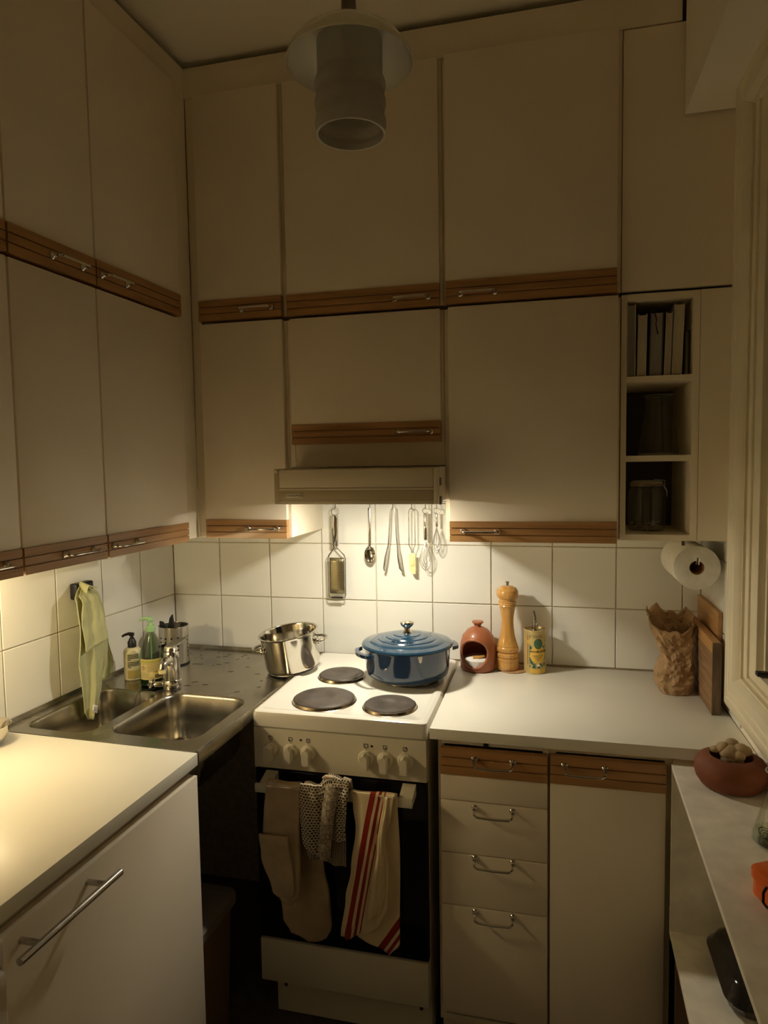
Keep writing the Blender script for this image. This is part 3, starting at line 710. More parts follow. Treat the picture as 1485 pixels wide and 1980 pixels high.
for x, y, z in le.v:
    a = -PI/2-math.radians(0)+x/.079; rr = .0795+y; V.append((DX+rr*math.cos(a), DY+rr*math.sin(a), DZ+.1255-.24*(y)+z))
le.v = V
part('lettering', le, M['bluelid'], lid, 0)
for a in (math.radians(214), math.radians(34)):
    c, s = math.cos(a), math.sin(a); mb = MB(); n = 18; V = []; F = []
    for k in range(n+1):
        t = -1+2*k/n; ph = t*PI/2
        for (dr, dz) in ((0, -.006), (0, .006), (.012, .005), (.012, -.005)):
            out = (.026*math.cos(ph)**.55 if abs(t) < 1 else 0)+dr*(1 if abs(t) < 1 else .6); w = t*(.056+.10*dr)
            rr = R-.006+out; V.append((DX+c*rr-s*w, DY+s*rr+c*w, DZ+.086+dz))
    for k in range(n):
        for j in range(4): F.append((k*4+j, k*4+(j+1) % 4, k*4+4+(j+1) % 4, k*4+4+j))
    F += [(0, 1, 2, 3), (n*4+3, n*4+2, n*4+1, n*4)]
    part('handle', mb.add(V, F), M['blue'], do, 50)
a = math.radians(-62); mb = MB()
mb.grid(lambda u, v: (DX+(R+.0015+.001*math.sin(PI*u))*math.cos(a+(u-.5)*.10), DY+(R+.0015)*math.sin(a+(u-.5)*.10), DZ+.097-v*.020*(1-.9*(abs(u-.5)*2)**3)), 8, 6)
part('enamel_chip', mb, M['enamel'], do, 60, solid=.001, label='pale chip on the pot rim')

# ================================================================== things on the right worktop
SPX, SPY, WT = 1.158, -.078, .9003
sg = thing('salt_pig', 'terracotta salt pig with a round mouth and knob next to pepper mill', 'salt pig', (SPX, SPY, WT))
op = [(0, 0), (.052, 0), (.0565, .004), (.0580, .03), (.0595, .060), (.0575, .085), (.050, .112), (.034, .131), (.018, .140), (.012, .141)]
ip = [(.010, .135), (.030, .125), (.045, .107), (.052, .083), (.054, .06), (.0525, .03), (.051, .008), (0, .007)]
body = MB().lathe(op+ip, 56).mesh('salt_pig_body')
tmp = bpy.data.objects.new('shape', body); COL.objects.link(tmp)
cut = MB().lathe([(0, -.12), (.0440, -.12), (.0450, .0), (0, .0)], 40)
A0 = math.radians(-99); tilt = math.radians(14)
Mc = Matrix.Rotation(A0+PI/2, 4, 'Z') @ Matrix.Translation((0, 0, .074)) @ Matrix.Rotation(tilt, 4, 'X') @ Matrix.Rotation(-PI/2, 4, 'X')
cm = cut.xf(Mc).mesh('cutter'); co = bpy.data.objects.new('cutter', cm); COL.objects.link(co)
bo = tmp.modifiers.new('b', 'BOOLEAN'); bo.operation = 'DIFFERENCE'; bo.object = co; bo.solver = 'EXACT'
dg = bpy.context.evaluated_depsgraph_get(); nm = bpy.data.meshes.new_from_object(tmp.evaluated_get(dg))
bpy.data.objects.remove(tmp); bpy.data.objects.remove(co); nm.name = 'salt_pig_body'
nm.polygons.foreach_set('use_smooth', [True]*len(nm.polygons)); nm.set_sharp_from_angle(angle=math.radians(40))
o = link('pot_body', nm, M['terra'], sg)
ring = []
for k in range(48):
    t = 2*PI*k/48; q = Mc @ Vector((.0445*math.cos(t), .0445*math.sin(t), 0)); dirv = Mc.to_3x3() @ Vector((0, 0, -1))
    # find where the mouth tube meets the outer wall
    best = None
    for st_ in range(0, 70):
        w = q+dirv*(st_*.001); rr = math.hypot(w.x, w.y)
        zc = w.z; ro = 0
        for (r0, z0), (r1, z1) in zip(op, op[1:]):
            if z0 <= zc <= z1 and z1 > z0: ro = r0+(r1-r0)*(zc-z0)/(z1-z0)
        if rr > ro: best = w; break
    ring.append(best or q+dirv*.05)
mb = MB().tube(ring, .0042, 8, closed=True); mb.v = [(x+SPX, y+SPY, z+WT) for x, y, z in mb.v]
part('mouth_rim', mb, M['terra'], sg, 60)
part('knob', MB().lathe([(.012, .139), (.011, .146), (.015, .152), (.019, .155), (.0185, .159), (0, .160)], 24, (SPX, SPY, WT)), M['terra'], sg)
part('salt', MB().lathe([(.048, .008), (.0505, .036), (.04, .041), (.02, .045), (0, .046)], 32, (SPX, SPY, WT)), M['salt'], sg)
part('scoop', MB().tube([(SPX-.012, SPY-.030, WT+.044), (SPX+.006, SPY-.030, WT+.046), (SPX+.024, SPY-.024, WT+.050)], [.007, .006, .003], 8), M['mill'], sg)

MX, MY = 1.254, -.072
single('coaster', MB().lathe([(0, 0), (.046, 0), (.047, .002), (.046, .004), (0, .004)], 36, (MX+.017, MY+.004, WT)), M['cork'], 'round cork coaster under the pepper mill', 'coaster', (MX+.017, MY+.004, WT))
pm = thing('pepper_mill', 'tall turned beech pepper mill on a cork coaster', 'pepper mill', (MX, MY, WT+.0045))
Z = WT+.0045
bp_ = [(0, 0), (.034, 0), (.0365, .003), (.0365, .024), (.0355, .026), (.0365, .029), (.0368, .038), (.034, .040), (.0368, .043), (.0372, .052), (.034, .0555), (.031, .056), (.0345, .059), (.0370, .066), (.0350, .074), (.0325, .076), (.0335, .078),
       (.029, .090), (.0235, .112), (.0205, .135), (.0195, .155), (.0200, .172), (.0230, .192), (.0255, .206), (.0285, .209), (.0270, .212), (.0290, .215), (.0275, .219), (.0290, .222), (.0270, .2245), (0, .2245)]
part('body', MB().lathe(bp_, 40, (MX, MY, Z)), M['mill'], pm, 40)
part('head', MB().lathe([(0, .2248), (.026, .2248), (.0275, .228), (.0270, .231), (.0325, .236), (.0358, .246), (.0345, .256), (.0335, .2575), (.0340, .2585), (.029, .267), (.016, .2735), (0, .275)], 40, (MX, MY, Z)), M['mill'], pm, 40)
part('finial', MB().lathe([(0, .274), (.004, .274), (.0042, .281), (.0058, .286), (.0058, .2875), (0, .2875)], 16, (MX, MY, Z)), M['grey_plastic'], pm)

OX, OY = 1.342, -.072; OR = .0355
oc = thing('oil_can', 'round gold olive oil tin with a yellow label and steel pourer', 'oil can', (OX, OY, WT))
part('tin', MB().lathe([(0, 0), (OR, 0), (OR+.0012, .002), (OR, .004), (OR, .136), (OR+.0012, .138), (OR+.0006, .1405), (OR-.0015, .141), (OR-.002, .137), (0, .137)], 48, (OX, OY, WT)), M['gold'], oc)
part('tin_lid', MB().lathe([(0, .138), (OR-.002, .1375), (OR-.0025, .1372), (0, .1372)], 40, (OX, OY, WT)), M['polsteel'], oc)
part('pourer', MB().lathe([(0, .1375), (.011, .1375), (.011, .149), (.0125, .150), (.0125, .157), (.010, .158), (.005, .160), (.0045, .166), (0, .166)], 24, (OX, OY, WT)).tube([(OX, OY, WT+.160), (OX, OY, WT+.178), (OX-.002, OY, WT+.190), (OX-.004, OY-.001, WT+.199)], [.0042, .0038, .0034, .0030], 10), M['polsteel'], oc)
AF = math.atan2(CAM_POS.y-OY, CAM_POS.x-OX)+.17          # label faces a little right of the viewer
def cyl(x, z, rr=OR+.0004): a = AF+x/OR; return (OX+rr*math.cos(a), OY+rr*math.sin(a), WT+z)
def patch(x0, x1, z0, z1, rr): return MB().grid(lambda u, v: cyl(x0+(x1-x0)*u, z0+(z1-z0)*v, rr), max(4, int(abs(x1-x0)*500)), 2)
def label_print():
    m = bpy.data.materials.new('olive_branch_print'); m.use_nodes = True; N, L = nt(m); b = N['Principled BSDF']; b.inputs['Roughness'].default_value = .45
    tc = N.new('ShaderNodeTexCoord'); nz = N.new('ShaderNodeTexNoise'); nz.inputs['Scale'].default_value = 130; nz.inputs['Detail'].default_value = 3; L.new(tc.outputs['Object'], nz.inputs['Vector'])
    rp = N.new('ShaderNodeValToRGB'); rp.color_ramp.interpolation = 'CONSTANT'; L.new(nz.outputs['Fac'], rp.inputs[0]); e = rp.color_ramp.elements
    e[0].position = 0; e[0].color = (.03, .10, .09, 1); e[1].position = .47; e[1].color = (.12, .22, .14, 1)
    for p, c in ((.54, (.72, .48, .10, 1)), (.64, (.35, .42, .30, 1))): q = e.new(p); q.color = c
    L.new(rp.outputs[0], b.inputs['Base Color']); return m
def disc_patch(cx, cz, rx, rz, rr, n=28):
    mb = MB(); m = 8; V = [cyl(cx, cz, rr)]+[cyl(cx+rx*q/m*math.cos(2*PI*k/n), cz+rz*q/m*math.sin(2*PI*k/n), rr) for q in range(1, m+1) for k in range(n)]
    F = [(0, 1+k, 1+(k+1) % n) for k in range(n)]+[(1+q*n+k, 1+q*n+(k+1) % n, 1+(q+1)*n+(k+1) % n, 1+(q+1)*n+k) for q in range(m-1) for k in range(n)]
    return mb.add(V, F)
lb = part('label', patch(-.024, .030, .020, .125, OR+.0005), label_print(), oc, 60, recalc=False, label='printed label with olive branches and dark lettering')
def ink(mb, m, nm): return part(nm, mb, m, lb, 60, recalc=False)
ink(disc_patch(.003, .064, .025, .030, OR+.0009), M['yellow'], 'label_field')
ink(patch(-.021, .028, .092, .118, OR+.0007), M['gold'], 'upper_field')
ink(disc_patch(.004, .099, .0135, .017, OR+.0011), mat('olive_print', (.06, .14, .075), .4, var=.3, vscale=90), 'olive_emblem')
ink(patch(-.021, .028, .119, .125, OR+.0010), M['gold'], 'label_banner')
ink(disc_patch(-.025, .104, .0068, .0068, OR+.0013), M['yellow'], 'round_seal')
ink(disc_patch(-.025, .104, .0045, .0045, OR+.0015), M['gold'], 'seal_centre')
ink(patch(-.0315, -.0295, .030, .125, OR+.0006), M['red_ink'], 'red_stripe')
ink(disc_patch(.004, .030, .0055, .0055, OR+.0012, 4), M['salt'], 'white_diamond')
ink(patch(-.022, .029, .004, .017, OR+.0006), M['yellow'], 'foot_band')
def ctext(s, size, x, z, m, nm, bold=0.0):
    t = text_mb(s, size, .0001, bold=bold); t.v = [cyl(x+px, z+py, OR+.0016+pz) for px, py, pz in t.v]; return ink(t, m, nm)
ctext('NICOLAS', .0062, -.0085, .0735, M['ink'], 'lettering', .0001); ctext('ALZIARI', .0095, .0150, .0745, M['ink'], 'lettering', .0002)
ctext("HUILE D'OLIVE", .0050, .004, .0600, M['ink'], 'lettering'); ctext("TOURNANT", .0040, .004, .0535, M['ink'], 'lettering'); ctext('NICE', .0045, .004, .0475, M['ink'], 'lettering')
ctext("A L'OLIVIER", .0050, .003, .122, M['ink'], 'lettering')

# ---- crumpled paper bag
BX, BY = 1.752, -.178
n = 34; K = 24; V = []
lt = [(0, -.052), (.06, -.062), (.22, -.064), (.38, -.050), (.50, -.044), (.70, -.062), (1, -.088)]
rt_ = [(0, .040), (.06, .046), (.3, .049), (.6, .047), (.85, .050), (1, .048)]
def tab(T, t):
    for (t0, x0), (t1, x1) in zip(T, T[1:]):
        if t <= t1: return x0+(x1-x0)*(t-t0)/(t1-t0)
    return T[-1][1]
for k in range(K+1):
    t = k/K; xa, xb = tab(lt, t), tab(rt_, t); cx, rx = (xa+xb)/2, (xb-xa)/2; ry = .056-.020*min(1, t*1.6)+.012*max(0, t-.6)
    for j in range(n):
        a = 2*PI*j/n; ca_, sa_ = math.cos(a), math.sin(a)
        p = Vector((ca_*2.6, sa_*2.6, t*7.5))
        nz = noise.noise(p)*.5+noise.noise(p*2.3+Vector((7, 1, 3)))*.34
        cr = abs(noise.noise(p*1.5+Vector((3, 9, 2))))
        q = 1+(.18+.30*min(1, t*2))*(nz*.75-.55*cr+.12)+random.uniform(-.018, .018)
        sq = 1/max(abs(ca_), abs(sa_))**.45
        top = .228-.050*max(0, -sa_)*1.0+.030*noise.noise(Vector((a*2.2, 5, 1)))
        V.append((BX+cx+rx*q*sq*ca_*.92, BY+.010*t+ry*q*sq*sa_, WT+.0015+top*t+.007*nz*min(1, t*5)*(1-t)))
F = []
for k in range(K):
    for j in range(n):
        q = (k*n+j, k*n+(j+1) % n, (k+1)*n+(j+1) % n, (k+1)*n+j)
        F += [(q[0], q[1], q[2]), (q[0], q[2], q[3])] if (j+k) % 2 else [(q[0], q[1], q[3]), (q[1], q[2], q[3])]
F.append(tuple(range(n))[::-1])
pg = thing('paper_bag', 'crumpled brown paper bag in front of the cutting boards', 'paper bag', (BX, BY, WT))
part('bag', MB().add(V, F), M['paper'], pg, 8, solid=.0012)

# ---- cutting boards leaning in the corner
cb = thing('cutting_board', 'thick dark end-grain cutting board standing behind the paper bag', 'cutting board', (1.818, -.21, WT))
nb = 6; z0, z1 = WT, 1.0955
for k in range(nb):
    a, b = z0+(z1-z0)*k/nb, z0+(z1-z0)*(k+1)/nb
    part('stave', MB().box(1.8065, 1.8285, -.370, -.055, a+.0003, b-.0003, .0012), (M['boardB'] if k == nb-1 else M['boardA'] if k % 2 else M['boardA']), cb)
part('end_strip', MB().box(1.8060, 1.8290, -.3745, -.3705, z0, z1, .001), M['boardC'], cb)
single('cutting_board', MB().box(1.8375, 1.8495, -.285, -.02, WT, 1.158, .002), M['boardB'], 'light oak cutting board leaning against the right wall, tallest', 'cutting board', (1.843, -.15, WT))

# ---- socket on the tiles
so = thing('wall_socket', 'white double wall socket on the tiles behind the paper bag', 'socket', (1.785, -.007, 1.03))
part('plate', MB().box(1.746, 1.824, -.022, -.0075, .995, 1.074, .004), M['plastic_white'], so)
for x in (1.766, 1.804): part('outlet', MB().lathe([(.017, 0), (.017, .0015), (.014, .0015), (.013, -.004), (0, -.004)], 20).xf(Matrix.Translation((x, -.0225, 1.035)) @ Matrix.Rotation(PI/2, 4, 'X')), M['white_plastic'], so)

# ---- kitchen roll under the shelf unit
RX, RZ = 1.779, 1.283
hol = thing('roll_holder', 'chrome kitchen roll holder screwed under the shelf unit', 'roll holder', (RX, -.19, 1.357))
part('rod', MB().tube([(RX, -.06, 1.355), (RX, -.06, RZ+.012), (RX, -.075, RZ+.010), (RX, -.30, RZ+.010), (RX, -.312, RZ+.013), (RX, -.315, RZ+.030)], .0042, 8), M['chrome'], hol)
part('mount', MB().box(RX-.015, RX+.015, -.085, -.045, 1.3535, 1.3565, .001).box(RX-.040, RX-.032, -.300, -.285, 1.344, 1.3565), M['chrome'], hol)
kr = thing('kitchen_roll', 'white kitchen paper roll hanging under the open shelves', 'kitchen roll', (RX, -.19, RZ))
rp_ = [(.0195, -.110), (.0195, .110), (.0205, .1105), (.058, .1105), (.060, .109), (.060, -.109), (.058, -.1105), (.0205, -.1105), (.0195, -.110)]
part('paper', MB().lathe(rp_, 48).xf(Matrix.Translation((RX, -.19, RZ)) @ Matrix.Rotation(PI/2, 4, 'X')), M['tissue'], kr, 40)
part('core', MB().lathe([(.0188, -.1085), (.0188, .1085)], 32).xf(Matrix.Translation((RX, -.19, RZ)) @ Matrix.Rotation(PI/2, 4, 'X')), M['cork'], kr, 60, solid=.001)

# ================================================================== contents of the open shelves
Zs = 1.791+.0168
bl = [(1.594, 1.615, 2.003, 'pagegrey', 'cover', 0, -.296, 'tall grey hardback at the left end of the shelf'),
      (1.620, 1.643, 1.976, 'page', 'cover', .012, -.294, 'cream paperback second from the left on the shelf'),
      (1.650, 1.685, 1.980, 'pagegrey', 'coverdark', .016, -.292, 'thick grey-paged book with a dark ribbon marker'),
      (1.689, 1.7055, 1.978, 'page', 'cover', .028, -.290, 'slim leaning cream paperback right of the ribbon book'),
      (1.7085, 1.7335, 1.998, 'page', 'cover', .030, -.296, 'tall white hardback leaning near the right end'),
      (1.7440, 1.7570, 1.930, 'pagegrey', 'coverdark', .0, -.270, 'small dark book at the right end of the shelf')]
for i, (x0, x1, zt, pm_, cm_, lean, yf, lab) in enumerate(bl):
    b = thing('book', lab, 'book', ((x0+x1)/2, -.2, Zs), group='books on the top shelf')
    def sk_(mb): mb.v = [(x+(z-Zs)*lean*1.0, y, z) for x, y, z in mb.v]; return mb
    c = MB().box(x0, x0+.0022, yf, -.12, Zs, zt).box(x1-.0022, x1, yf, -.12, Zs, zt).box(x0+.0022, x1-.0022, -.1225, -.12, Zs, zt)
    part('cover', sk_(c), M[cm_], b, 0)
    part('pages', sk_(MB().box(x0+.0024, x1-.0024, yf+.004, -.1228, Zs+.003, zt-.003)), M[pm_], b, 0)
    if i == 2: part('ribbon', MB().tube([(1.662, yf+.02, zt-.003), (1.664, yf-.001, zt-.004), (1.668, yf-.004, zt-.020), (1.6665, yf-.003, zt-.035), (1.672, yf-.003, zt-.060)], [.0008, .0016, .0018, .0016, .0022], 6), M['ink'], b)
ca = thing('glass_carafe', 'clear glass carafe on the middle shelf, wide at the base', 'carafe', (1.692, -.19, 1.592))
cp = [(0, .002), (.050, .002), (.0545, .006), (.0545, .014), (.050, .055), (.042, .105), (.0375, .140), (.0385, .165), (.041, .171)]
part('vessel', MB().lathe(cp+[(r-.002, z+.0005) for r, z in cp[::-1]], 40, (1.692, -.19, 1.592)), M['glass'], ca, 60)
part('rim', MB().tube([(1.692+.0405*math.cos(2*PI*k/32)*(1.10 if k == 0 else 1), -.19+.0405*math.sin(2*PI*k/32), 1.592+.171+.003*max(0, math.cos(2*PI*k/32))**4) for k in range(32)], .0014, 6, True), M['glassedge'], ca, 60)
part('foot_ring', MB().lathe([(.044, .0005), (.053, .0005), (.0548, .004), (.0535, .007), (.046, .004), (.044, .0005)], 40, (1.692, -.19, 1.592)), M['glassedge'], ca, 60)
ja = thing('clip_jar', 'clip-top glass jar with a few dried leftovers on the bottom shelf', 'jar', (1.660, -.20, 1.374))
jp = [(0, .002), (.045, .002), (.050, .006), (.051, .02), (.051, .105), (.046, .122), (.041, .128), (.041, .136)]
part('vessel', MB().lathe(jp+[(r-.002, z+.0005) for r, z in jp[::-1]], 36, (1.660, -.20, 1.374)), M['glass'], ja, 60)
part('lid', MB().lathe([(0, .1475), (.036, .1475), (.043, .143), (.044, .139), (.0, .139)], 36, (1.660, -.20, 1.374)), M['glassedge'], ja, 60)
part('rubber_ring', MB().lathe([(.041, .1365), (.0455, .1365), (.0455, .1388), (.041, .1388), (.041, .1365)], 36, (1.660, -.20, 1.374)), M['cork'], ja)
wb = MB(); c0 = (1.660, -.20, 1.374)
wb.tube([(c0[0]+.0455*math.cos(2*PI*k/28), c0[1]+.0455*math.sin(2*PI*k/28), c0[2]+.132) for k in range(28)], .0012, 6, True)
wb.tube([(c0[0]+.046, c0[1]-.012, c0[2]+.132), (c0[0]+.054, c0[1]-.010, c0[2]+.118), (c0[0]+.056, c0[1], c0[2]+.100), (c0[0]+.054, c0[1]+.010, c0[2]+.118), (c0[0]+.046, c0[1]+.012, c0[2]+.132)], .0013, 6)
wb.tube([(c0[0]+.047, c0[1]-.008, c0[2]+.132), (c0[0]+.050, c0[1]-.004, c0[2]+.146), (c0[0]+.02, c0[1], c0[2]+.1495)], .0012, 6)
part('wire_bail', wb, M['steel'], ja)
lf = MB()
for k in range(22):
    a, rr = random.uniform(0, 2*PI), .042*math.sqrt(random.random()); cx, cy, cz = c0[0]+rr*math.cos(a), c0[1]+rr*math.sin(a), c0[2]+.006+random.random()*.022
    ax = Matrix.Translation((cx, cy, cz)) @ Matrix.Rotation(random.uniform(0, 6), 4, (random.random(), random.random(), 1)); w = random.uniform(.005, .010)
    g = MB().grid(lambda u, v: ((u-.5)*w*2, (v-.5)*w, .004*math.sin(PI*u)), 4, 2).xf(ax); lf.add(g.v, g.f)
part('dried_bits', lf, mat('dried_bits', (.40, .32, .22), .8, var=.3, vscale=60), ja, 60, solid=.0008, kind='stuff')
# ================================================================== utensils hanging under the hood
RY = -.034
rail = thing('utensil_rail', 'thin steel rail with hooks under the hood', 'rail', (.84, -.03, 1.447))
part('rod', MB().tube([(.62, RY+.010, 1.447), (1.07, RY+.010, 1.447)], .004, 10), M['steel'], rail)
for x in (.63, 1.06): part('mount', MB().box(x-.006, x+.006, RY+.010, -.0072, 1.441, 1.453, .001), M['steel'], rail)
UX = (.660, .784, .866, .932, .979, 1.018)
for x in UX:
    part('hook', MB().tube([(x, RY+.011, 1.4525)]+[(x, RY+.010+.006*math.sin(t), 1.4465+.006*math.cos(t)) for t in (-.8, -1.6)]+[(x, RY+.002, 1.436), (x, RY-.001, 1.428), (x, RY-.006, 1.426), (x, RY-.009, 1.431)], .0014, 6), M['chrome'], rail)
GU = 'utensils hanging under the hood'
def ring_pts(c, r, n=20, ry=None, plane='xz'):
    return [(c[0]+r*math.cos(2*PI*k/n), c[1], c[2]+(ry or r)*math.sin(2*PI*k/n)) for k in range(n)]
# grater
g = thing('grater', 'flat steel grater with a tubular handle hanging leftmost under the hood', 'grater', (.660, RY, 1.11), group=GU)
part('hanging_ring', MB().tube(ring_pts((.660, RY-.003, 1.4165), .0135, 22, .013), .0017, 6, True), M['chrome'], g)
part('handle', MB().tube([(.659, RY, 1.405), (.658, RY, 1.402), (.658, RY, 1.298), (.658, RY, 1.295)], [.010, .0125, .0125, .0105], 18), M['polsteel'], g)
part('wire_frame', MB().tube([(.655, RY, 1.300), (.653, RY, 1.289), (.634, RY, 1.264), (.630, RY, 1.252), (.631, RY, 1.122), (.633, RY, 1.114), (.640, RY, 1.1125), (.684, RY, 1.1125), (.690, RY, 1.114), (.692, RY, 1.122), (.6935, RY, 1.252), (.689, RY, 1.264), (.664, RY, 1.289), (.661, RY, 1.300)], .0021, 8), M['polsteel'], g)
bm_ = bpy.data.materials.new('grater_teeth'); bm_.use_nodes = True; N, L = nt(bm_); b = N['Principled BSDF']
b.inputs['Metallic'].default_value = 1; b.inputs['Roughness'].default_value = .32
tc = N.new('ShaderNodeTexCoord'); mp_ = N.new('ShaderNodeMapping'); mp_.inputs['Scale'].default_value = (14, 1, 40); L.new(tc.outputs['UV'], mp_.inputs[0])
mp_.inputs['Scale'].default_value = (13, 34, 1)
br = N.new('ShaderNodeTexBrick'); br.inputs['Scale'].default_value = 1; br.inputs['Mortar Size'].default_value = .22; br.inputs['Mortar Smooth'].default_value = .3; br.inputs['Brick Width'].default_value = 1; br.inputs['Row Height'].default_value = 1
br.inputs['Color1'].default_value = (.62, .56, .36, 1); br.inputs['Color2'].default_value = (.66, .60, .40, 1); br.inputs['Mortar'].default_value = (.22, .19, .11, 1)
L.new(mp_.outputs[0], br.inputs['Vector']); L.new(br.outputs[0], b.inputs['Base Color'])
bp2 = N.new('ShaderNodeBump'); bp2.inputs['Strength'].default_value = .8; bp2.inputs['Distance'].default_value = .001; L.new(br.outputs['Fac'], bp2.inputs['Height']); L.new(bp2.outputs[0], b.inputs['Normal'])
part('grating_plate', MB().grid(lambda u, v: (.635+.0535*u, RY-.001-.004*math.sin(PI*u), 1.128+.127*v), 10, 8), bm_, g, 60, solid=.0012)
part('end_bar', MB().box(.641, .683, RY-.006, RY+.003, 1.1105, 1.1165, .0015), M['black'], g)
# spoon
g = thing('serving_spoon', 'flat-handled steel serving spoon hanging between grater and tongs', 'spoon', (.781, RY, 1.237), group=GU)
part('handle', MB().box(.7775, .7865, RY-.0012, RY+.0012, 1.296, 1.430, .0008), M['steel'], g).rotation_euler = (0, 0, 0)
def spoon(u, v):
    a = 2*PI*u; rr = v; x = .781+.0195*rr*math.cos(a); z = 1.268+.0315*rr*math.sin(a); return (x, RY+.002+.007*(1-rr*rr), z)
part('bowl', MB().grid(spoon, 28, 6), M['polsteel'], g, 60, solid=.0012)
# tongs
g = thing('tongs', 'steel serving tongs hanging open under the hood', 'tongs', (.866, RY, 1.207), group=GU)
arc = [(.866+.0095*math.cos(t), RY, 1.418+.0135*math.sin(t)) for t in [PI*k/8 for k in range(9)]]
for sgn in (-1, 1):
    pts = [(.866, .4315), (.8575, .428), (.8565, .405), (.853, .34), (.849, .30), (.843, .262), (.8365, .222), (.834, .212)]
    wd_ = [.0040, .0042, .0045, .0046, .0050, .0075, .0066, .002]; mb = MB(); V = []; F = []
    for (x, z), w in zip(pts, wd_):
        x = .866+sgn*(.866-x)*(.92 if sgn > 0 else 1); dx = .0020 if w < .006 else .0034
        V += [(x-dx, RY-w, 1+z), (x+dx, RY-w, 1+z), (x+dx, RY+w, 1+z), (x-dx, RY+w, 1+z)]
        if w > .005: V[-4] = (x-dx-.003, RY-w, 1+z); V[-3] = (x-.003+.002, RY-w, 1+z)
    n = len(pts)
    for k in range(n-1):
        for j in range(4): F.append((k*4+j, k*4+(j+1) % 4, k*4+4+(j+1) % 4, k*4+4+j))
    F += [(0, 1, 2, 3), (n*4-1, n*4-2, n*4-3, n*4-4)]
    part('arm', mb.add(V, F), M['steel'], g, 40)
# spatula
g = thing('spatula', 'cream rubber spatula with a looped wire handle under the hood', 'spatula', (.932, RY, 1.20), group=GU)
lp_ = [(.931, 1.276), (.928, 1.288), (.9215, 1.302), (.9215, 1.416), (.924, 1.424), (.932, 1.4275), (.940, 1.424), (.9425, 1.416), (.9425, 1.302), (.936, 1.288), (.933, 1.276)]
part('wire_handle', MB().tube([(x, RY, z) for x, z in lp_], .0016, 8), M['steel'], g)
part('blade', MB().prism([(.9215, 1.272), (.9215, 1.232), (.9235, 1.218), (.929, 1.208), (.936, 1.2035), (.9435, 1.2035), (.9435, 1.272)], lambda u, v, w: (u, w, v), RY-.003, RY+.003), M['cream'], g, 30)
part('blade_collar', MB().box(.9265, .9395, RY-.005, RY+.005, 1.231, 1.272, .001), M['cream'], g)
def whisk(x, ztop, zh, zb, rw, lab, thick, nw):
    g = thing('whisk', lab, 'whisk', (x, RY, zb), group=GU)
    part('hanging_ring', MB().tube(ring_pts((x, RY-.004, ztop-.008), .0085 if thick > .005 else .0095, 18), .0011, 6, True), M['chrome'], g)
    part('handle', MB().tube([(x, RY, ztop-.015), (x, RY, ztop-.019), (x, RY, zh+.004), (x, RY, zh)], [thick*.6, thick, thick, thick*.75], 12), M['polsteel'], g)
    for k in range(nw):
        a = PI*k/nw; pts = []; s = 1-.10*(k % 3)
        for q in range(25):
            t = q/24; ph = t*2*PI; d = (1-math.cos(ph))/2
            w = rw*math.sin(t*2*PI-PI) * (1 if True else 1)
            prof = math.sin(PI*min(1, d))*.35+d*.65
            lat = (1 if t < .5 else -1)*rw*math.sin(PI*min(1, d**1.6))**.8 if 0 < d < 1 else 0
            pts.append((x+lat*math.cos(a), RY-.004+lat*math.sin(a)*.75, zh+.002-(zh-zb)*d*(s if d > .5 else 1)*1.0))
        part('wire', MB().tube(pts, .0008, 5, cap=False), M['steel'], g)
whisk(.979, 1.428, 1.320, 1.214, .0205, 'larger balloon whisk hanging next to the spatula', .0062, 5)
whisk(1.018, 1.428, 1.366, 1.273, .0140, 'small whisk hanging rightmost under the hood', .0042, 4)

# ================================================================== around the sink (frame of the left wall)
WS = SZ+.0004
f = thing('faucet', 'chrome single-lever mixer tap behind the double sink', 'faucet', (.267, -.440, WS), 'L')
FX, FYY = .267, -.440
part('base_ring', MB().lathe([(0, 0), (.029, 0), (.030, .003), (.030, .024), (.028, .027), (0, .027)], 32, (FX, FYY, WS)), M['chrome'], f)
part('column', MB().lathe([(0, .0275), (.0275, .0275), (.0265, .060), (.0245, .095), (.023, .108), (.020, .114), (0, .114)], 32, (FX, FYY, WS)), M['chrome'], f)
part('spout', MB().tube([(FX+.002, FYY-.008, WS+.084), (FX+.006, FYY-.030, WS+.094), (FX+.010, FYY-.052, WS+.094), (FX+.013, FYY-.066, WS+.086), (FX+.0135, FYY-.070, WS+.076)], [.017, .0155, .0135, .012, .0105], 16), M['chrome'], f)
part('aerator', MB().lathe([(0, .066), (.0095, .066), (.0105, .077), (0, .077)], 16, (FX+.0135, FYY-.070, WS)), M['cream'], f)
part('lever', MB().prism([(-.014, -.022), (.016, -.020), (.030, .030), (.034, .048), (.026, .054), (.010, .040), (-.014, .014)], lambda u, v, w: (FX+u*1.0, FYY+.002+v*.75, WS+.132+w+u*.10+v*.22), -.0035, .0035), M['steel'], f, 30)
part('lever_cap', MB().lathe([(0, .114), (.0205, .114), (.022, .119), (.018, .127), (0, .128)], 24, (FX, FYY, WS)), M['chrome'], f)
vb = MB().tube([(FX-.024, FYY-.016, WS+.014), (FX-.038, FYY-.026, WS+.014), (FX-.044, FYY-.030, WS+.014)], [.0095, .0095, .007], 14)
vv = part('side_valve', vb, M['chrome'], f)
part('valve_lever', MB().box(FX-.052, FX-.045, FYY-.046, FYY-.020, WS+.008, WS+.032, .002), M['chrome'], vv)
def chain(pts, nm):
    P = [Vector(p) for p in pts]; mb = MB(); step = .0042; acc = 0; last = P[0]; out = [P[0]]
    for a, b in zip(P, P[1:]):
        k = max(1, int((b-a).length/step))
        for q in range(1, k+1): out.append(a.lerp(b, q/k))
    for q in out: mb.sphere(q, .0017, 6, 4)
    mb.tube(pts, .0006, 4)
    return part(nm, mb, M['black'], f, 60)
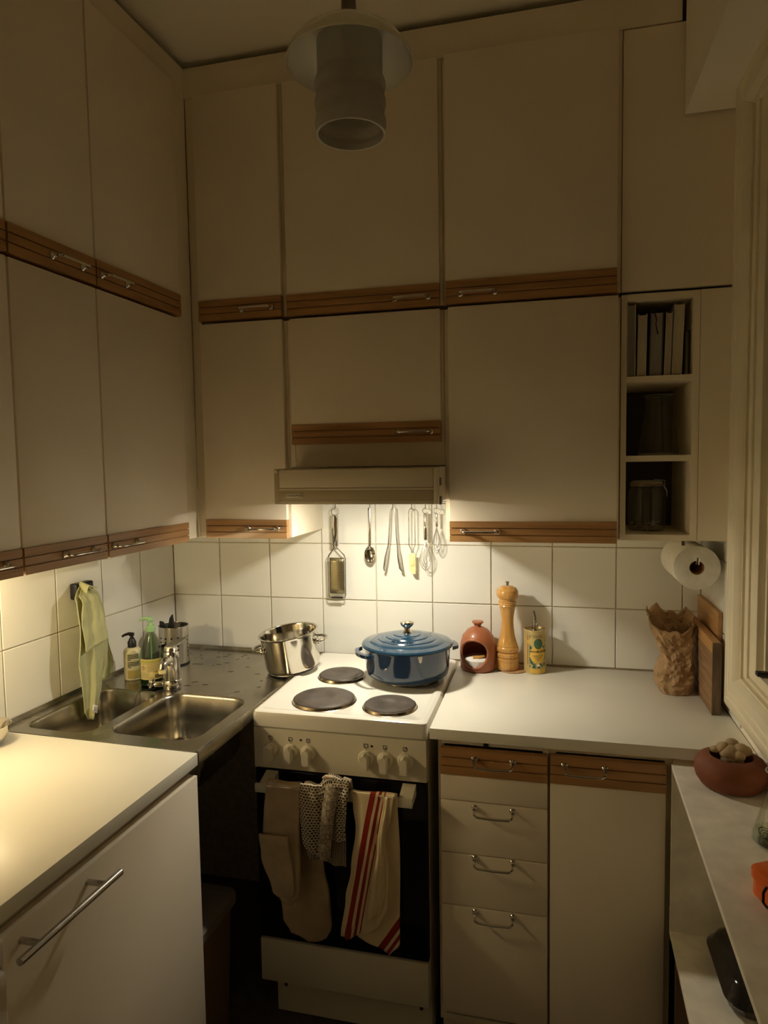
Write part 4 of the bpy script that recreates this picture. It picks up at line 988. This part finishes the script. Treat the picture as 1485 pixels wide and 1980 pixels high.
chain([(FX-.030, FYY-.030, WS+.012), (FX-.040, FYY-.036, WS+.004), (FX-.062, FYY-.044, WS+.002), (FX-.078, FYY-.052, WS+.001), (FX-.084, FYY-.062, WS-.012), (FX-.086, FYY-.068, WS-.035), (FX-.090, FYY-.072, WS-.055)], 'plug_chain')
chain([(FX+.030, FYY-.008, WS+.003), (FX+.026, FYY-.026, WS+.002), (FX+.010, FYY-.036, WS+.002), (FX-.012, FYY-.040, WS+.002), (FX-.022, FYY-.052, WS+.001), (FX-.012, FYY-.056, WS-.004)], 'plug_chain')

ds = thing('dish_soap_bottle', 'clear green dish soap bottle with pale green pump and yellow label', 'bottle', (.187, -.425, WS), 'L')
bx_, by_ = .187, -.425
out_ = [(0, 0), (.033, 0), (.036, .004), (.0365, .010), (.0365, .090)]
for k in range(14): out_ += [(.0365-.0235*((k+.0)/14)**1.25, .092+.066*k/14), (.0365-.0235*((k+.35)/14)**1.25+.0008, .092+.066*(k+.5)/14)]
out_ += [(.0125, .160), (.0125, .170)]
part('bottle_body', MB().lathe(out_, 32, (bx_, by_, WS)), M['pet'], ds, 60)
part('liquid', MB().lathe([(0, .002), (.034, .003), (.0352, .012), (.0352, .030), (0, .030)], 28, (bx_, by_, WS)), M['liquid'], ds)
part('dip_tube', MB().tube([(bx_, by_, WS+.02), (bx_, by_, WS+.17)], .0022, 6), M['pumpgreen'], ds)
pu = part('pump', MB().lathe([(0, .169), (.0145, .169), (.015, .171), (.015, .183), (.0135, .185), (.007, .186), (.0065, .197), (.009, .200), (.010, .208), (.008, .213), (0, .214)], 24, (bx_, by_, WS)), M['pumpgreen'], ds)
part('nozzle', MB().tube([(bx_+.006, by_, WS+.208), (bx_-.010, by_-.004, WS+.210), (bx_-.024, by_-.009, WS+.208), (bx_-.031, by_-.012, WS+.203)], [.0055, .0052, .004, .003], 10), M['pumpgreen'], pu)
cl = RL.inverted() @ CAM_POS
AF2 = math.atan2(cl.y-by_, cl.x-bx_)-.12
LR = .0369
def cy2(x, z, rr=LR): a = AF2+x/LR; return (bx_+rr*math.cos(a), by_+rr*math.sin(a), WS+z)
def patch2(x0, x1, z0, z1, rr): return MB().grid(lambda u, v: cy2(x0+(x1-x0)*u, z0+(z1-z0)*v, rr), max(2, int(abs(x1-x0)*500)), 1)
lb2 = part('label', patch2(-.037, .037, .024, .088, LR), M['label'], ds, 60, recalc=False, label='yellow label with hazard diamond and barcode')
def ink2(mb, m, nm): return part(nm, mb, m, lb2, 60, recalc=False)
ink2(patch2(-.034, .034, .077, .084, LR+.0003), M['labelgreen'], 'green_band')
tl = MB()
for (x0, x1, z) in [(-.033, .030, .0745), (-.033, .020, .0725)]+[(-.010, .033-.006*(k % 3), .0690-.0026*k) for k in range(9)]+[(-.033, -.006, .0445-.0026*k) for k in range(5)]+[(-.033, .010, .031-.0022*k) for k in range(2)]:
    x = x0
    while x < x1:
        w = random.uniform(.002, .006); q = patch2(x, min(x+w, x1), z, z+.0009, LR+.0004); tl.add(q.v, q.f); x += w+.0012
ink2(tl, mat('grey_ink', (.30, .25, .12), .6), 'small_print')
t = text_mb('450 ml', .0052, .0001); t.v = [cy2(.020+x, .0475+y, LR+.0006+z) for x, y, z in t.v]; ink2(t, M['ink'], 'lettering')
ba = MB(); x = .012
for w in (1, 2, 1, 1, 3, 1, 2, 2, 1, 1, 3, 1, 1, 2, 1):
    q = patch2(x, x+.0006*w, .0275, .0395, LR+.0005); ba.add(q.v, q.f); x += .0006*w+.0007
ink2(ba, M['ink'], 'barcode')
hz = MB(); cx_, cz_, rr_ = -.0225, .0615, .0088
for k in range(4):
    a0, a1 = PI/2*k, PI/2*(k+1); o0 = (cx_+rr_*math.cos(a0), cz_+rr_*math.sin(a0)); o1 = (cx_+rr_*math.cos(a1), cz_+rr_*math.sin(a1))
    i0 = (cx_+rr_*.84*math.cos(a0), cz_+rr_*.84*math.sin(a0)); i1 = (cx_+rr_*.84*math.cos(a1), cz_+rr_*.84*math.sin(a1))
    hz.add([cy2(*o0, LR+.0006), cy2(*o1, LR+.0006), cy2(*i1, LR+.0006), cy2(*i0, LR+.0006)], [(0, 1, 2, 3)])
ink2(hz, M['red_ink'], 'hazard_diamond')
t = text_mb('!', .012, .0001, bold=.0003); t.v = [cy2(cx_+x, cz_+y, LR+.0006+z) for x, y, z in t.v]; ink2(t, M['ink'], 'lettering')

hs = thing('hand_soap_bottle', 'cream hand soap bottle with black pump next to the green towel', 'bottle', (.093, -.392, WS), 'L')
hx, hy = .093, -.392; HR = .0275
part('bottle_body', MB().lathe([(0, 0), (.025, 0), (.0275, .003), (.0275, .088), (.026, .096), (.020, .102), (.013, .104), (0, .104)], 32, (hx, hy, WS)), M['soap'], hs)
pu = part('pump', MB().lathe([(0, .104), (.0135, .104), (.0135, .121), (.011, .125), (.008, .133), (.0055, .134), (.0055, .140), (.0085, .141), (.0085, .149), (0, .150)], 24, (hx, hy, WS)), M['black'], hs)
part('nozzle', MB().tube([(hx+.006, hy, WS+.146), (hx-.008, hy-.004, WS+.1475), (hx-.020, hy-.009, WS+.144), (hx-.027, hy-.012, WS+.139)], [.0055, .005, .0042, .0035], 10), M['black'], pu)
AF3 = math.atan2(cl.y-hy, cl.x-hx)-.05
def cy3(x, z, rr): a = AF3+x/HR; return (hx+rr*math.cos(a), hy+rr*math.sin(a), WS+z)
def patch3(x0, x1, z0, z1, rr): return MB().grid(lambda u, v: cy3(x0+(x1-x0)*u, z0+(z1-z0)*v, rr), max(2, int(abs(x1-x0)*500)), 1)
tl = MB()
for k in range(8):
    z = .082-.0052*k-(.003 if k > 3 else 0); x = -.014; xe = .022 if k % 4 != 3 else -.004
    while x < xe:
        w = random.uniform(.002, .0055); q = patch3(x, min(xe, x+w), z, z+.0034, HR+.0004); tl.add(q.v, q.f); x += w+.0009
part('printed_text', tl, M['ink'], hs, 60, recalc=False)
part('lower_label', patch3(-.015, .024, .010, .034, HR+.0003), mat('olive_label', (.46, .36, .12), .5), hs, 60, recalc=False)
part('label_line', patch3(-.015, .024, .0085, .0095, HR+.0004), M['ink'], hs, 60, recalc=False)

# ---- perforated cutlery caddy with tools
cxx, cyy, CR, CH = .125, -.205, .050, .132
cd = thing('cutlery_caddy', 'perforated stainless steel cutlery caddy in the corner by the sink', 'caddy', (cxx, cyy, WS), 'L')
pf = MB(); nC = 30; zr = [.004, .022]+[.022+.0135*k for k in range(1, 7)]+[.128, CH]
def cpt(a, z, rr=CR): return (cxx+rr*math.cos(a), cyy+rr*math.sin(a), WS+z)
for i in range(len(zr)-1):
    for j in range(nC):
        a0, a1 = 2*PI*j/nC, 2*PI*(j+1)/nC; z0, z1 = zr[i], zr[i+1]
        hole = 1 <= i <= 6 and (j % 2 == 0) and (j % 10 != 8)
        if not hole:
            pf.add([cpt(a0, z0), cpt(a1, z0), cpt(a1, z1), cpt(a0, z1)], [(0, 1, 2, 3)])
        else:
            am, zm = (a0+a1)/2, (z0+z1)/2; hr = .0036; V = []
            sq = [(a0, z0), (am, z0), (a1, z0), (a1, zm), (a1, z1), (am, z1), (a0, z1), (a0, zm)]
            oc_ = [(am+hr/CR*math.cos(t), zm+hr*math.sin(t)) for t in [math.radians(225+45*k) for k in range(8)]]
            V = [cpt(*q) for q in sq]+[cpt(*q) for q in oc_]
            pf.add(V, [(k, (k+1) % 8, 8+(k+1) % 8, 8+k) for k in range(8)])
pw = part('perforated_wall', pf, mat('caddy_steel', (.58, .55, .50), .32, 1, var=.05), cd, 60, recalc=False)
bw = bmesh.new(); bw.from_mesh(pw.data); bmesh.ops.remove_doubles(bw, verts=bw.verts[:], dist=.0002); bmesh.ops.recalc_face_normals(bw, faces=bw.faces[:]); bw.to_mesh(pw.data); bw.free()
pw.data.polygons.foreach_set('use_smooth', [True]*len(pw.data.polygons)); pw.data.update()
part('base', MB().lathe([(0, 0), (CR+.001, 0), (CR+.001, .005), (0, .006)], 36, (cxx, cyy, WS)), M['black'], cd)
part('shade_insert', MB().lathe([(CR-.004, .008), (CR-.004, .112)], 32, (cxx, cyy, WS)), M['black'], cd, 60, solid=.001)  # added black cylinder standing in for the shade seen through the holes
part('rim', MB().tube([cpt(2*PI*k/40, CH) for k in range(40)], .0014, 6, True), M['polsteel'], cd, 60)
single('kitchen_scissors', MB().prism([(-.006, 0), (.006, 0), (.010, .06), (.013, .105), (.010, .140), (.004, .163), (-.004, .150), (-.009, .12), (-.008, .06)], lambda u, v, w: (cxx-.010+u+v*.10, cyy-.020+w, WS+.012+v), -.004, .004),
       M['black'], 'dark pointed tool handle standing upright in the cutlery caddy', 'utensil', (cxx-.010, cyy-.020, WS+.012), 'L')
single('peeler', MB().prism([(-.005, 0), (.005, 0), (.008, .07), (.010, .115), (.002, .135), (-.010, .138), (-.012, .12), (-.006, .07)], lambda u, v, w: (cxx-.022+u-v*.08, cyy-.014+w, WS+.010+v), -.004, .004),
       M['black'], 'short dark tool leaning at the caddy left rim', 'utensil', (cxx-.022, cyy-.014, WS+.010), 'L')
single('sieve_cup', MB().lathe([(.0, 0), (.020, 0), (.0225, .004), (.0245, .100), (.0258, .102), (.0235, .102), (.0215, .006), (0, .004)], 28, (.190, -.352, WS)), M['polsteel'], 'small polished steel cup behind the mixer tap', 'cup', (.190, -.352, WS), 'L')

# ---- black towel hook with the green cloth
hk = thing('towel_holder', 'black square push-in towel holder stuck on the tiles', 'towel holder', (.0065, -.522, 1.21), 'L')
part('block', MB().box(.0066, .034, -.560, -.484, 1.186, 1.236, .006, 3), M['black'], hk)
part('grip_ring', MB().lathe([(.010, 0), (.016, .0), (.016, .004), (.010, .004), (.010, 0)], 20).xf(Matrix.Translation((.034, -.522, 1.212)) @ Matrix.Rotation(PI/2, 4, 'Y')), M['grey_plastic'], hk)
M['towel'] = mat('green_cotton', (.53, .53, .29), .95, var=.06, vscale=30, bump=.3, bscale=500)
def lerp_tab(tab, t):
    for (t0, a), (t1, b) in zip(tab, tab[1:]):
        if t <= t1: k = (t-t0)/(t1-t0) if t1 > t0 else 0; k = k*k*(3-2*k); return a+(b-a)*k
    return tab[-1][1]
def hang(L_, R_, D_, folds, amp, z0, z1, nu=26, nv=34, seed=0, tailslope=0):
    """cloth hanging in the left-wall frame; L_/R_ are s-positions of its edges over v"""
    def fn(u, v):
        s = lerp_tab(L_, v)+(lerp_tab(R_, v)-lerp_tab(L_, v))*u
        am = amp*(.35+.65*min(1, v*3))
        d = lerp_tab(D_, v)+am*math.sin(folds*PI*u+1.1+2*v)+.5*am*math.sin(folds*2.3*PI*u+3*v+seed)+.004*noise.noise(Vector((u*4, v*6, seed)))
        z = z0+(z1-z0)*v+tailslope*(u-.5)*v+.004*noise.noise(Vector((u*3, v*3, seed+5)))
        return (d, -s, z)
    return MB().grid(fn, nu, nv)
tw = thing('hand_towel', 'limp green cotton cloth hanging from the black towel holder', 'towel', (.045, -.53, 1.215), 'L')
part('front_fold', hang([(0, .560), (.06, .612), (.25, .617), (.55, .626), (.75, .614), (.93, .606), (1, .590)], [(0, .536), (.06, .535), (.28, .500), (.55, .505), (.75, .522), (.93, .552), (1, .584)], [(0, .040), (.08, .070), (.3, .079), (1, .084)], 3, .007, 1.228, .838, seed=1), M['towel'], tw, 60, solid=.002)
part('short_flap', hang([(0, .556), (.12, .598), (.5, .610), (1, .606)], [(0, .530), (.12, .534), (.5, .520), (1, .510)], [(0, .048), (.2, .084), (1, .095)], 2, .003, 1.226, 1.052, 20, 20, seed=3, tailslope=.018), M['towel'], tw, 60, solid=.002)
part('back_fold', hang([(0, .545), (.1, .555), (.4, .540), (.7, .53), (1, .500)], [(0, .512), (.08, .478), (.35, .455), (.6, .444), (.85, .416), (1, .436)], [(0, .038), (.15, .050), (.6, .050), (1, .038)], 3, .005, 1.222, .915, seed=6), M['towel'], tw, 60, solid=.002)
lp2 = MB().grid(lambda u, v: (.036+.045*v, -.5405-.024*(u-.5)*(1+1.2*v)-.012*v+.004*math.sin(7*u), 1.226+.013*math.sin(PI*u)-.010*v+.004*math.sin(9*u+2)), 12, 6)
part('pinched_top', lp2, M['towel'], tw, 60, solid=.003)
ct = MB().grid(lambda u, v: (.096+.004*v, -(.588-.020*u+.010*v), .884-.018*v-.012*u), 3, 3)
tg = part('care_label', ct, M['salt'], tw, 60, solid=.0006, label='small white care label')
tl = MB()
for k in range(3):
    q = MB().grid(lambda u, v: (.0985+.004*(.25+.2*k+.06*v), -(.588-.020*(.15+.7*u)+.010*(.25+.2*k+.06*v)), .884-.018*(.25+.2*k+.06*v)-.012*(.15+.7*u)), 2, 1); tl.add(q.v, q.f)
part('small_print', tl, M['ink'], tg, 0, recalc=False)

# ---- steel bowl at the picture edge
single('steel_bowl', MB().lathe([(0, .0005), (.030, .0005), (.038, .004), (.047, .020), (.052, .042), (.055, .047), (.0555, .049), (.053, .0485), (.050, .042), (.045, .021), (.036, .007), (0, .005)], 40, (.062, -.930, .8998)), M['polsteel'],
       'small steel bowl on the worktop at the left picture edge', 'bowl', (.062, -.930, .8998), 'L')
# ================================================================== cloths on the oven handle
def uvmat(name, build, rough=.95):
    m = bpy.data.materials.new(name); m.use_nodes = True; N, L = nt(m); b = N['Principled BSDF']
    b.inputs['Roughness'].default_value = rough; b.inputs['Specular IOR Level'].default_value = .1
    tc = N.new('ShaderNodeTexCoord'); build(N, L, tc.outputs['UV'], b, tc.outputs['Object']); return m
def weave(N, L, b, ob, sc=900, st=.25):
    n2 = N.new('ShaderNodeTexNoise'); n2.inputs['Scale'].default_value = sc; L.new(ob, n2.inputs['Vector'])
    bp = N.new('ShaderNodeBump'); bp.inputs['Strength'].default_value = st; bp.inputs['Distance'].default_value = .001
    L.new(n2.outputs['Fac'], bp.inputs['Height']); L.new(bp.outputs[0], b.inputs['Normal'])
def stripes(N, L, uv, b, ob):
    sx = N.new('ShaderNodeSeparateXYZ'); L.new(uv, sx.inputs[0])
    rp = N.new('ShaderNodeValToRGB'); rp.color_ramp.interpolation = 'CONSTANT'; L.new(sx.outputs[0], rp.inputs[0])
    cr, rd = (.80, .66, .43, 1), (.34, .035, .025, 1); e = rp.color_ramp.elements
    e[0].position = 0; e[0].color = cr; e[1].position = .20; e[1].color = rd
    for p, c in ((.35, cr), (.42, rd), (.50, cr), (.565, rd), (.60, cr)): q = e.new(p); q.color = c
    L.new(rp.outputs[0], b.inputs['Base Color']); weave(N, L, b, ob)
def waffle(N, L, uv, b, ob):
    mp = N.new('ShaderNodeMapping'); mp.inputs['Scale'].default_value = (1, 1, 1); L.new(uv, mp.inputs[0])
    vo = N.new('ShaderNodeTexBrick'); vo.inputs['Scale'].default_value = 1; vo.inputs['Brick Width'].default_value = 1; vo.inputs['Row Height'].default_value = .8
    vo.inputs['Mortar Size'].default_value = .24; vo.inputs['Mortar Smooth'].default_value = .5
    vo.inputs['Color1'].default_value = (.050, .042, .034, 1); vo.inputs['Color2'].default_value = (.080, .068, .054, 1); vo.inputs['Mortar'].default_value = (.66, .57, .42, 1)
    L.new(mp.outputs[0], vo.inputs['Vector']); L.new(vo.outputs[0], b.inputs['Base Color'])
    bp = N.new('ShaderNodeBump'); bp.inputs['Strength'].default_value = .9; bp.inputs['Distance'].default_value = .002; L.new(vo.outputs['Fac'], bp.inputs['Height']); L.new(bp.outputs[0], b.inputs['Normal'])
def ribs(N, L, uv, b, ob):
    w = N.new('ShaderNodeTexWave'); w.inputs['Scale'].default_value = .5; w.inputs['Distortion'].default_value = .6; L.new(uv, w.inputs['Vector'])
    rp = N.new('ShaderNodeValToRGB'); L.new(w.outputs['Fac'], rp.inputs[0])
    rp.color_ramp.elements[0].color = (.16, .135, .105, 1); rp.color_ramp.elements[1].color = (.40, .34, .26, 1)
    L.new(rp.outputs[0], b.inputs['Base Color'])
    bp = N.new('ShaderNodeBump'); bp.inputs['Strength'].default_value = .7; bp.inputs['Distance'].default_value = .002; L.new(w.outputs['Fac'], bp.inputs['Height']); L.new(bp.outputs[0], b.inputs['Normal'])
M['stripe'] = uvmat('striped_linen', stripes); M['waffle'] = uvmat('grey_waffle_knit', waffle); M['ribknit'] = uvmat('grey_rib_knit', ribs)
M['mitt'] = mat('terry_beige', (.50, .39, .25), .98, var=.12, vscale=18, bump=.6, bscale=320)
M['mittdirt'] = mat('terry_stained', (.46, .35, .22), .98, var=.30, vscale=9, bump=.7, bscale=300)
def zt(tab, z):
    tab = sorted(tab)
    if z <= tab[0][0]: return tab[0][1]
    for (a, x), (b, y) in zip(tab, tab[1:]):
        if z <= b: k = (z-a)/(b-a); return x+(y-x)*(k*k*(3-2*k))
    return tab[-1][1]
def sheet(Lt, Rt, Zt, Zb, Yt, folds, amp, seed, nu=28, nv=36, uv=None, top=None):
    """front cloth: edges as functions of z, bottom edge Zb(u), y table over v"""
    P = {}
    def fn(u, v):
        zb = Zb(u); z = Zt+(zb-Zt)*v
        x0, x1 = zt(Lt, z), zt(Rt, z); x = x0+(x1-x0)*u
        am = amp*min(1, .15+v*2.5)
        y = zt(Yt, v)+am*math.sin(folds*PI*u+seed+1.5*v)+.45*am*math.sin(folds*2.1*PI*u+seed*2-2.5*v)+.003*noise.noise(Vector((u*4, v*5, seed)))
        return (x, y, z)
    f = (lambda u, v: uv(fn(u, v), u, v)) if uv else None
    return MB().grid(fn, nu, nv, f)
def over(x0, x1, yf, yb, zf, zb, ztop, wob=.0, seed=0, nu=14, uv=None):
    """the part of a cloth that bends over the bar"""
    def fn(u, v):
        x = x0+(x1-x0)*u; a = PI*v; ym = (yf+yb)/2; yr = (yf-yb)/2
        y = ym+yr*math.cos(a); zz_ = (zf if v < .5 else zb); z = zz_+(ztop-zz_)*math.sin(a)
        return (x, y+wob*.3*math.sin(9*u+seed), z+wob*math.sin(6*u+seed)*math.sin(a))
    return MB().grid(fn, nu, 12, (lambda u, v: uv(fn(u, v), u, v)) if uv else None)
# ---- double oven glove
om = thing('oven_glove', 'long beige terry double oven glove draped over the oven handle', 'oven glove', (.71, -.652, .50))
part('front_end', sheet([(.412, .722), (.425, .692), (.46, .668), (.55, .652), (.60, .646), (.73, .655)], [(.412, .726), (.43, .741), (.50, .746), (.735, .750)], .730, lambda u: .428-.016*math.sin(PI*min(1, u*1.1)), [(0, -.662), (.2, -.668), (1, -.672)], 2, .004, 2), M['mitt'], om, 60, solid=.008)
part('pocket', sheet([(.424, .700), (.45, .672), (.55, .645), (.60, .640)], [(.424, .722), (.46, .733), (.60, .722)], .606, lambda u: .436, [(0, -.684), (.3, -.682), (1, -.679)], 1, .003, 4, 18, 20), M['mitt'], om, 60, solid=.006)
part('bar_fold', over(.656, .750, -.6625, -.638, .722, .700, .7385, .002, 1), M['mitt'], om, 60, solid=.006)
part('back_end', sheet([(.282, .735), (.30, .698), (.34, .677), (.45, .666), (.50, .690), (.70, .690)], [(.282, .770), (.295, .800), (.33, .816), (.42, .813), (.50, .800), (.70, .752)], .705, lambda u: .300-.018*math.sin(PI*u), [(0, -.634), (.3, -.627), (1, -.624)], 2, .003, 5), M['mittdirt'], om, 60, solid=.009)
# ---- grey waffle cloth
KU = lambda s: (lambda p, u, v: (p[0]*s, p[2]*s))
kc = thing('knit_cloth', 'grey waffle-knit cloth bunched over the middle of the oven handle', 'cloth', (.815, -.66, .66))
part('left_fold', sheet([(.555, .775), (.60, .757), (.66, .750), (.75, .752)], [(.555, .835), (.62, .825), (.75, .812)], .745, lambda u: .572-.020*u, [(0, -.664), (.3, -.674), (1, -.676)], 2, .006, 1, uv=KU(115)), M['waffle'], kc, 60, solid=.004)
part('ribbed_hem', sheet([(.528, .785), (.56, .770), (.60, .764)], [(.528, .874), (.60, .872)], .618, lambda u: .545-.012*u, [(0, -.655), (1, -.665)], 3, .004, 3, uv=KU(115)), M['ribknit'], kc, 60, solid=.004)
part('middle_roll', MB().tube([(.846, -.668, .750), (.842, -.684, .72), (.835, -.690, .68), (.830, -.692, .63), (.824, -.690, .59), (.820, -.684, .565)], [.020, .019, .017, .016, .017, .014], 14), mat('waffle_plain', (.40, .34, .26), .95, var=.55, vscale=160, bump=.8, bscale=260), kc, 60)
part('right_fold', sheet([(.60, .842), (.70, .838), (.765, .842)], [(.60, .876), (.70, .882), (.765, .888)], .766, lambda u: .612, [(0, -.664), (.3, -.680), (1, -.682)], 2, .004, 6, uv=KU(125)), M['waffle'], kc, 60, solid=.004)
def kn(u, v):
    a = PI*v; x = .760+.122*u; tp = .742+.030*math.sin(PI*min(1, max(0, (u-.35)/.65)))+.003*math.sin(15*u)
    return (x, -.650-.016*math.cos(a)-.003*math.sin(8*u), .716+(tp-.716)*math.sin(a))
part('bunched_top', MB().grid(kn, 22, 12, lambda u, v: (u*22, v*8)), M['waffle'], kc, 60, solid=.005)
part('hem_tab', MB().tube([(.815, -.664, .766), (.825, -.668, .772), (.845, -.668, .771)], [.003, .006, .003], 8), M['mitt'], kc, 60)
part('hem_tab', MB().tube([(.868, -.652, .764), (.884, -.654, .760), (.890, -.654, .742)], [.006, .008, .004], 8), M['mitt'], kc, 60)
# ---- striped tea towel
tt_ = thing('tea_towel', 'cream linen tea towel with dark red stripes on the oven handle', 'towel', (.95, -.66, .52))
xl = lambda z: .868+(z-.345)*(.075/.40)
SU = lambda p, u, v: (.2+(p[0]-xl(p[2]))*10, p[2])
part('front_layer', sheet([(.345, .857), (.45, .872), (.53, .888), (.65, .903), (.70, .896), (.74, .888)], [(.36, .925), (.40, .968), (.45, .988), (.55, .990), (.62, .982), (.70, 1.000), (.74, 1.006)], .738, lambda u: .345+.050*max(0, u-.45), [(0, -.662), (.2, -.672), (1, -.672)], 3, .0055, .5, uv=SU), M['stripe'], tt_, 60, solid=.002)
part('bar_fold', over(.888, 1.010, -.6625, -.640, .728, .705, .7365, .002, 3, uv=SU), M['stripe'], tt_, 60, solid=.002)
DU = lambda p, u, v: (.2+((p[0]-.945)*.84-(p[2]-.300)*.55)*10*.9+.05, p[2])
part('back_layer', sheet([(.30, .940), (.36, .895), (.50, .900), (.70, .905)], [(.30, 1.000), (.345, 1.014), (.60, 1.018), (.735, 1.012)], .735, lambda u: .345-.052*u if u < .75 else .306+.11*(u-.75), [(0, -.6605), (.2, -.664), (1, -.662)], 2, .003, 2, uv=DU), M['stripe'], tt_, 60, solid=.002)
part('centre_fold', sheet([(.40, .930), (.50, .945), (.60, .962), (.73, .978)], [(.40, .962), (.50, .982), (.60, .980), (.73, .992)], .732, lambda u: .402+.02*u, [(0, -.664), (.2, -.680), (.8, -.687), (1, -.680)], 2, .005, 1.2, uv=lambda p, u, v: (0, 0)), M['stripe'], tt_, 60, solid=.002)

# ================================================================== on the low window shelf
TZ = .8624
gp_ = thing('clay_pot', 'low round terracotta pot holding ginger on the window shelf', 'pot', (1.776, -.702, TZ))
part('pot_body', MB().lathe([(0, 0), (.050, 0), (.060, .004), (.069, .018), (.073, .034), (.0715, .048), (.064, .060), (.052, .067), (.043, .0685), (.041, .066), (.048, .060), (.058, .050), (.064, .034), (.058, .012), (0, .008)], 48, (1.776, -.702, TZ), sx=1.03), M['terradark'], gp_)
gm = MB()
for (x, y, z, r, sc) in ((0, 0, .074, .022, (1.15, 1, .8)), (.018, -.004, .082, .017, (1, 1, .85)), (-.016, .004, .081, .015, (1, .9, .9)), (.004, .012, .089, .014, (1.1, 1, .8)), (.030, .006, .077, .013, (1, 1, .9)), (-.030, .006, .076, .010, (1.2, .9, .8)), (.012, -.016, .074, .013, (1, .9, .9)), (.002, .0, .062, .020, (1.2, 1, 1))):
    t = MB().sphere((0, 0, 0), r, 16, 10, sc)
    t.v = [(px*(1+.12*noise.noise(Vector((px*90+x*70, py*90, pz*90)))), py*(1+.12*noise.noise(Vector((px*90, py*90+y*70, pz*90+5)))), pz) for px, py, pz in t.v]
    gm.add([(1.776+x+px, -.702+y+py, TZ+z+pz) for px, py, pz in t.v], t.f)
single('ginger_root', gm, M['ginger'], 'knobbly ginger root lying in the terracotta pot', 'ginger', (1.776, -.702, TZ+.05), smooth=60)
fx, fy = 1.799, -.934
fk = thing('conical_flask', 'conical glass laboratory flask with a rooted cutting on the window shelf', 'flask', (fx, fy, TZ))
fp = [(0, .001), (.036, .001), (.0415, .005), (.0418, .012), (.036, .034), (.026, .068), (.0165, .098), (.0155, .106), (.0155, .130), (.0180, .135), (.0205, .138)]
part('vessel', MB().lathe(fp+[(r-.0015, z+.0004) for r, z in fp[::-1]], 40, (fx, fy, TZ)), M['glass'], fk, 60)
part('lip', MB().tube([(fx+.0203*math.cos(2*PI*k/32), fy+.0203*math.sin(2*PI*k/32), TZ+.138) for k in range(32)], .0014, 6, True), M['glassedge'], fk, 60)
part('water', MB().lathe([(0, .003), (.039, .005), (.039, .013), (.0375, .022), (0, .022)], 32, (fx, fy, TZ)), glass('water', (.85, .88, .80), .02, alpha=.02), fk)
cut_ = MB(); c = (fx, fy, TZ)
for k in range(3):
    cut_.tube([(c[0]+(.022+.004*k)*math.cos(t), c[1]+(.024-.003*k)*math.sin(t), c[2]+.008+.006*k+.004*math.sin(3*t)) for t in [2*PI*q/24 for q in range(24)]], .0011, 5, True)
cut_.tube([(c[0]-.010, c[1], c[2]+.012), (c[0]-.002, c[1], c[2]+.06), (c[0]+.004, c[1]+.002, c[2]+.125)], .0018, 6)
part('cutting', cut_, mat('green_stem', (.10, .12, .035), .6), fk)
orr = thing('clip_box', 'bright orange plastic box with a black wire clip at the right edge', 'box', (1.781, -1.135, TZ))
orr.rotation_euler = (0, 0, math.radians(28)); ORG[orr] = (0, 0, 0)
part('box_body', loft([(-.045, .050, -.06, .06, .016, .0005), (-.050, .055, -.065, .065, .020, .006), (-.050, .055, -.065, .065, .020, .034)]), M['orange'], orr)
part('box_lid', loft([(-.053, .058, -.068, .068, .022, .0345), (-.053, .058, -.068, .068, .022, .046), (-.044, .049, -.059, .059, .018, .052)]), M['orange'], orr)
part('wire_clip', MB().tube([(-.0565, -.018, .040), (-.061, -.020, .030), (-.061, -.020, .014), (-.060, -.014, .010), (-.060, .014, .010), (-.061, .020, .014), (-.061, .020, .030), (-.0565, .018, .040)], .0022, 8), M['black'], orr)
rp2 = thing('roasting_dish', 'black lidded oval roasting dish on the lower window shelf', 'dish', (1.79, -.765, .4566))
part('dish', loft([(1.754, 1.826, -.867, -.668, .034, .457), (1.744, 1.832, -.880, -.660, .040, .466), (1.740, 1.834, -.884, -.655, .043, .481), (1.736, 1.836, -.888, -.652, .045, .485)]), M['blackgloss'], rp2)
part('lid', loft([(1.735, 1.836, -.889, -.651, .045, .4855), (1.737, 1.835, -.887, -.653, .045, .489), (1.744, 1.832, -.879, -.661, .042, .497), (1.751, 1.828, -.868, -.670, .038, .514), (1.761, 1.822, -.852, -.684, .032, .521)]), M['blackgloss'], rp2)
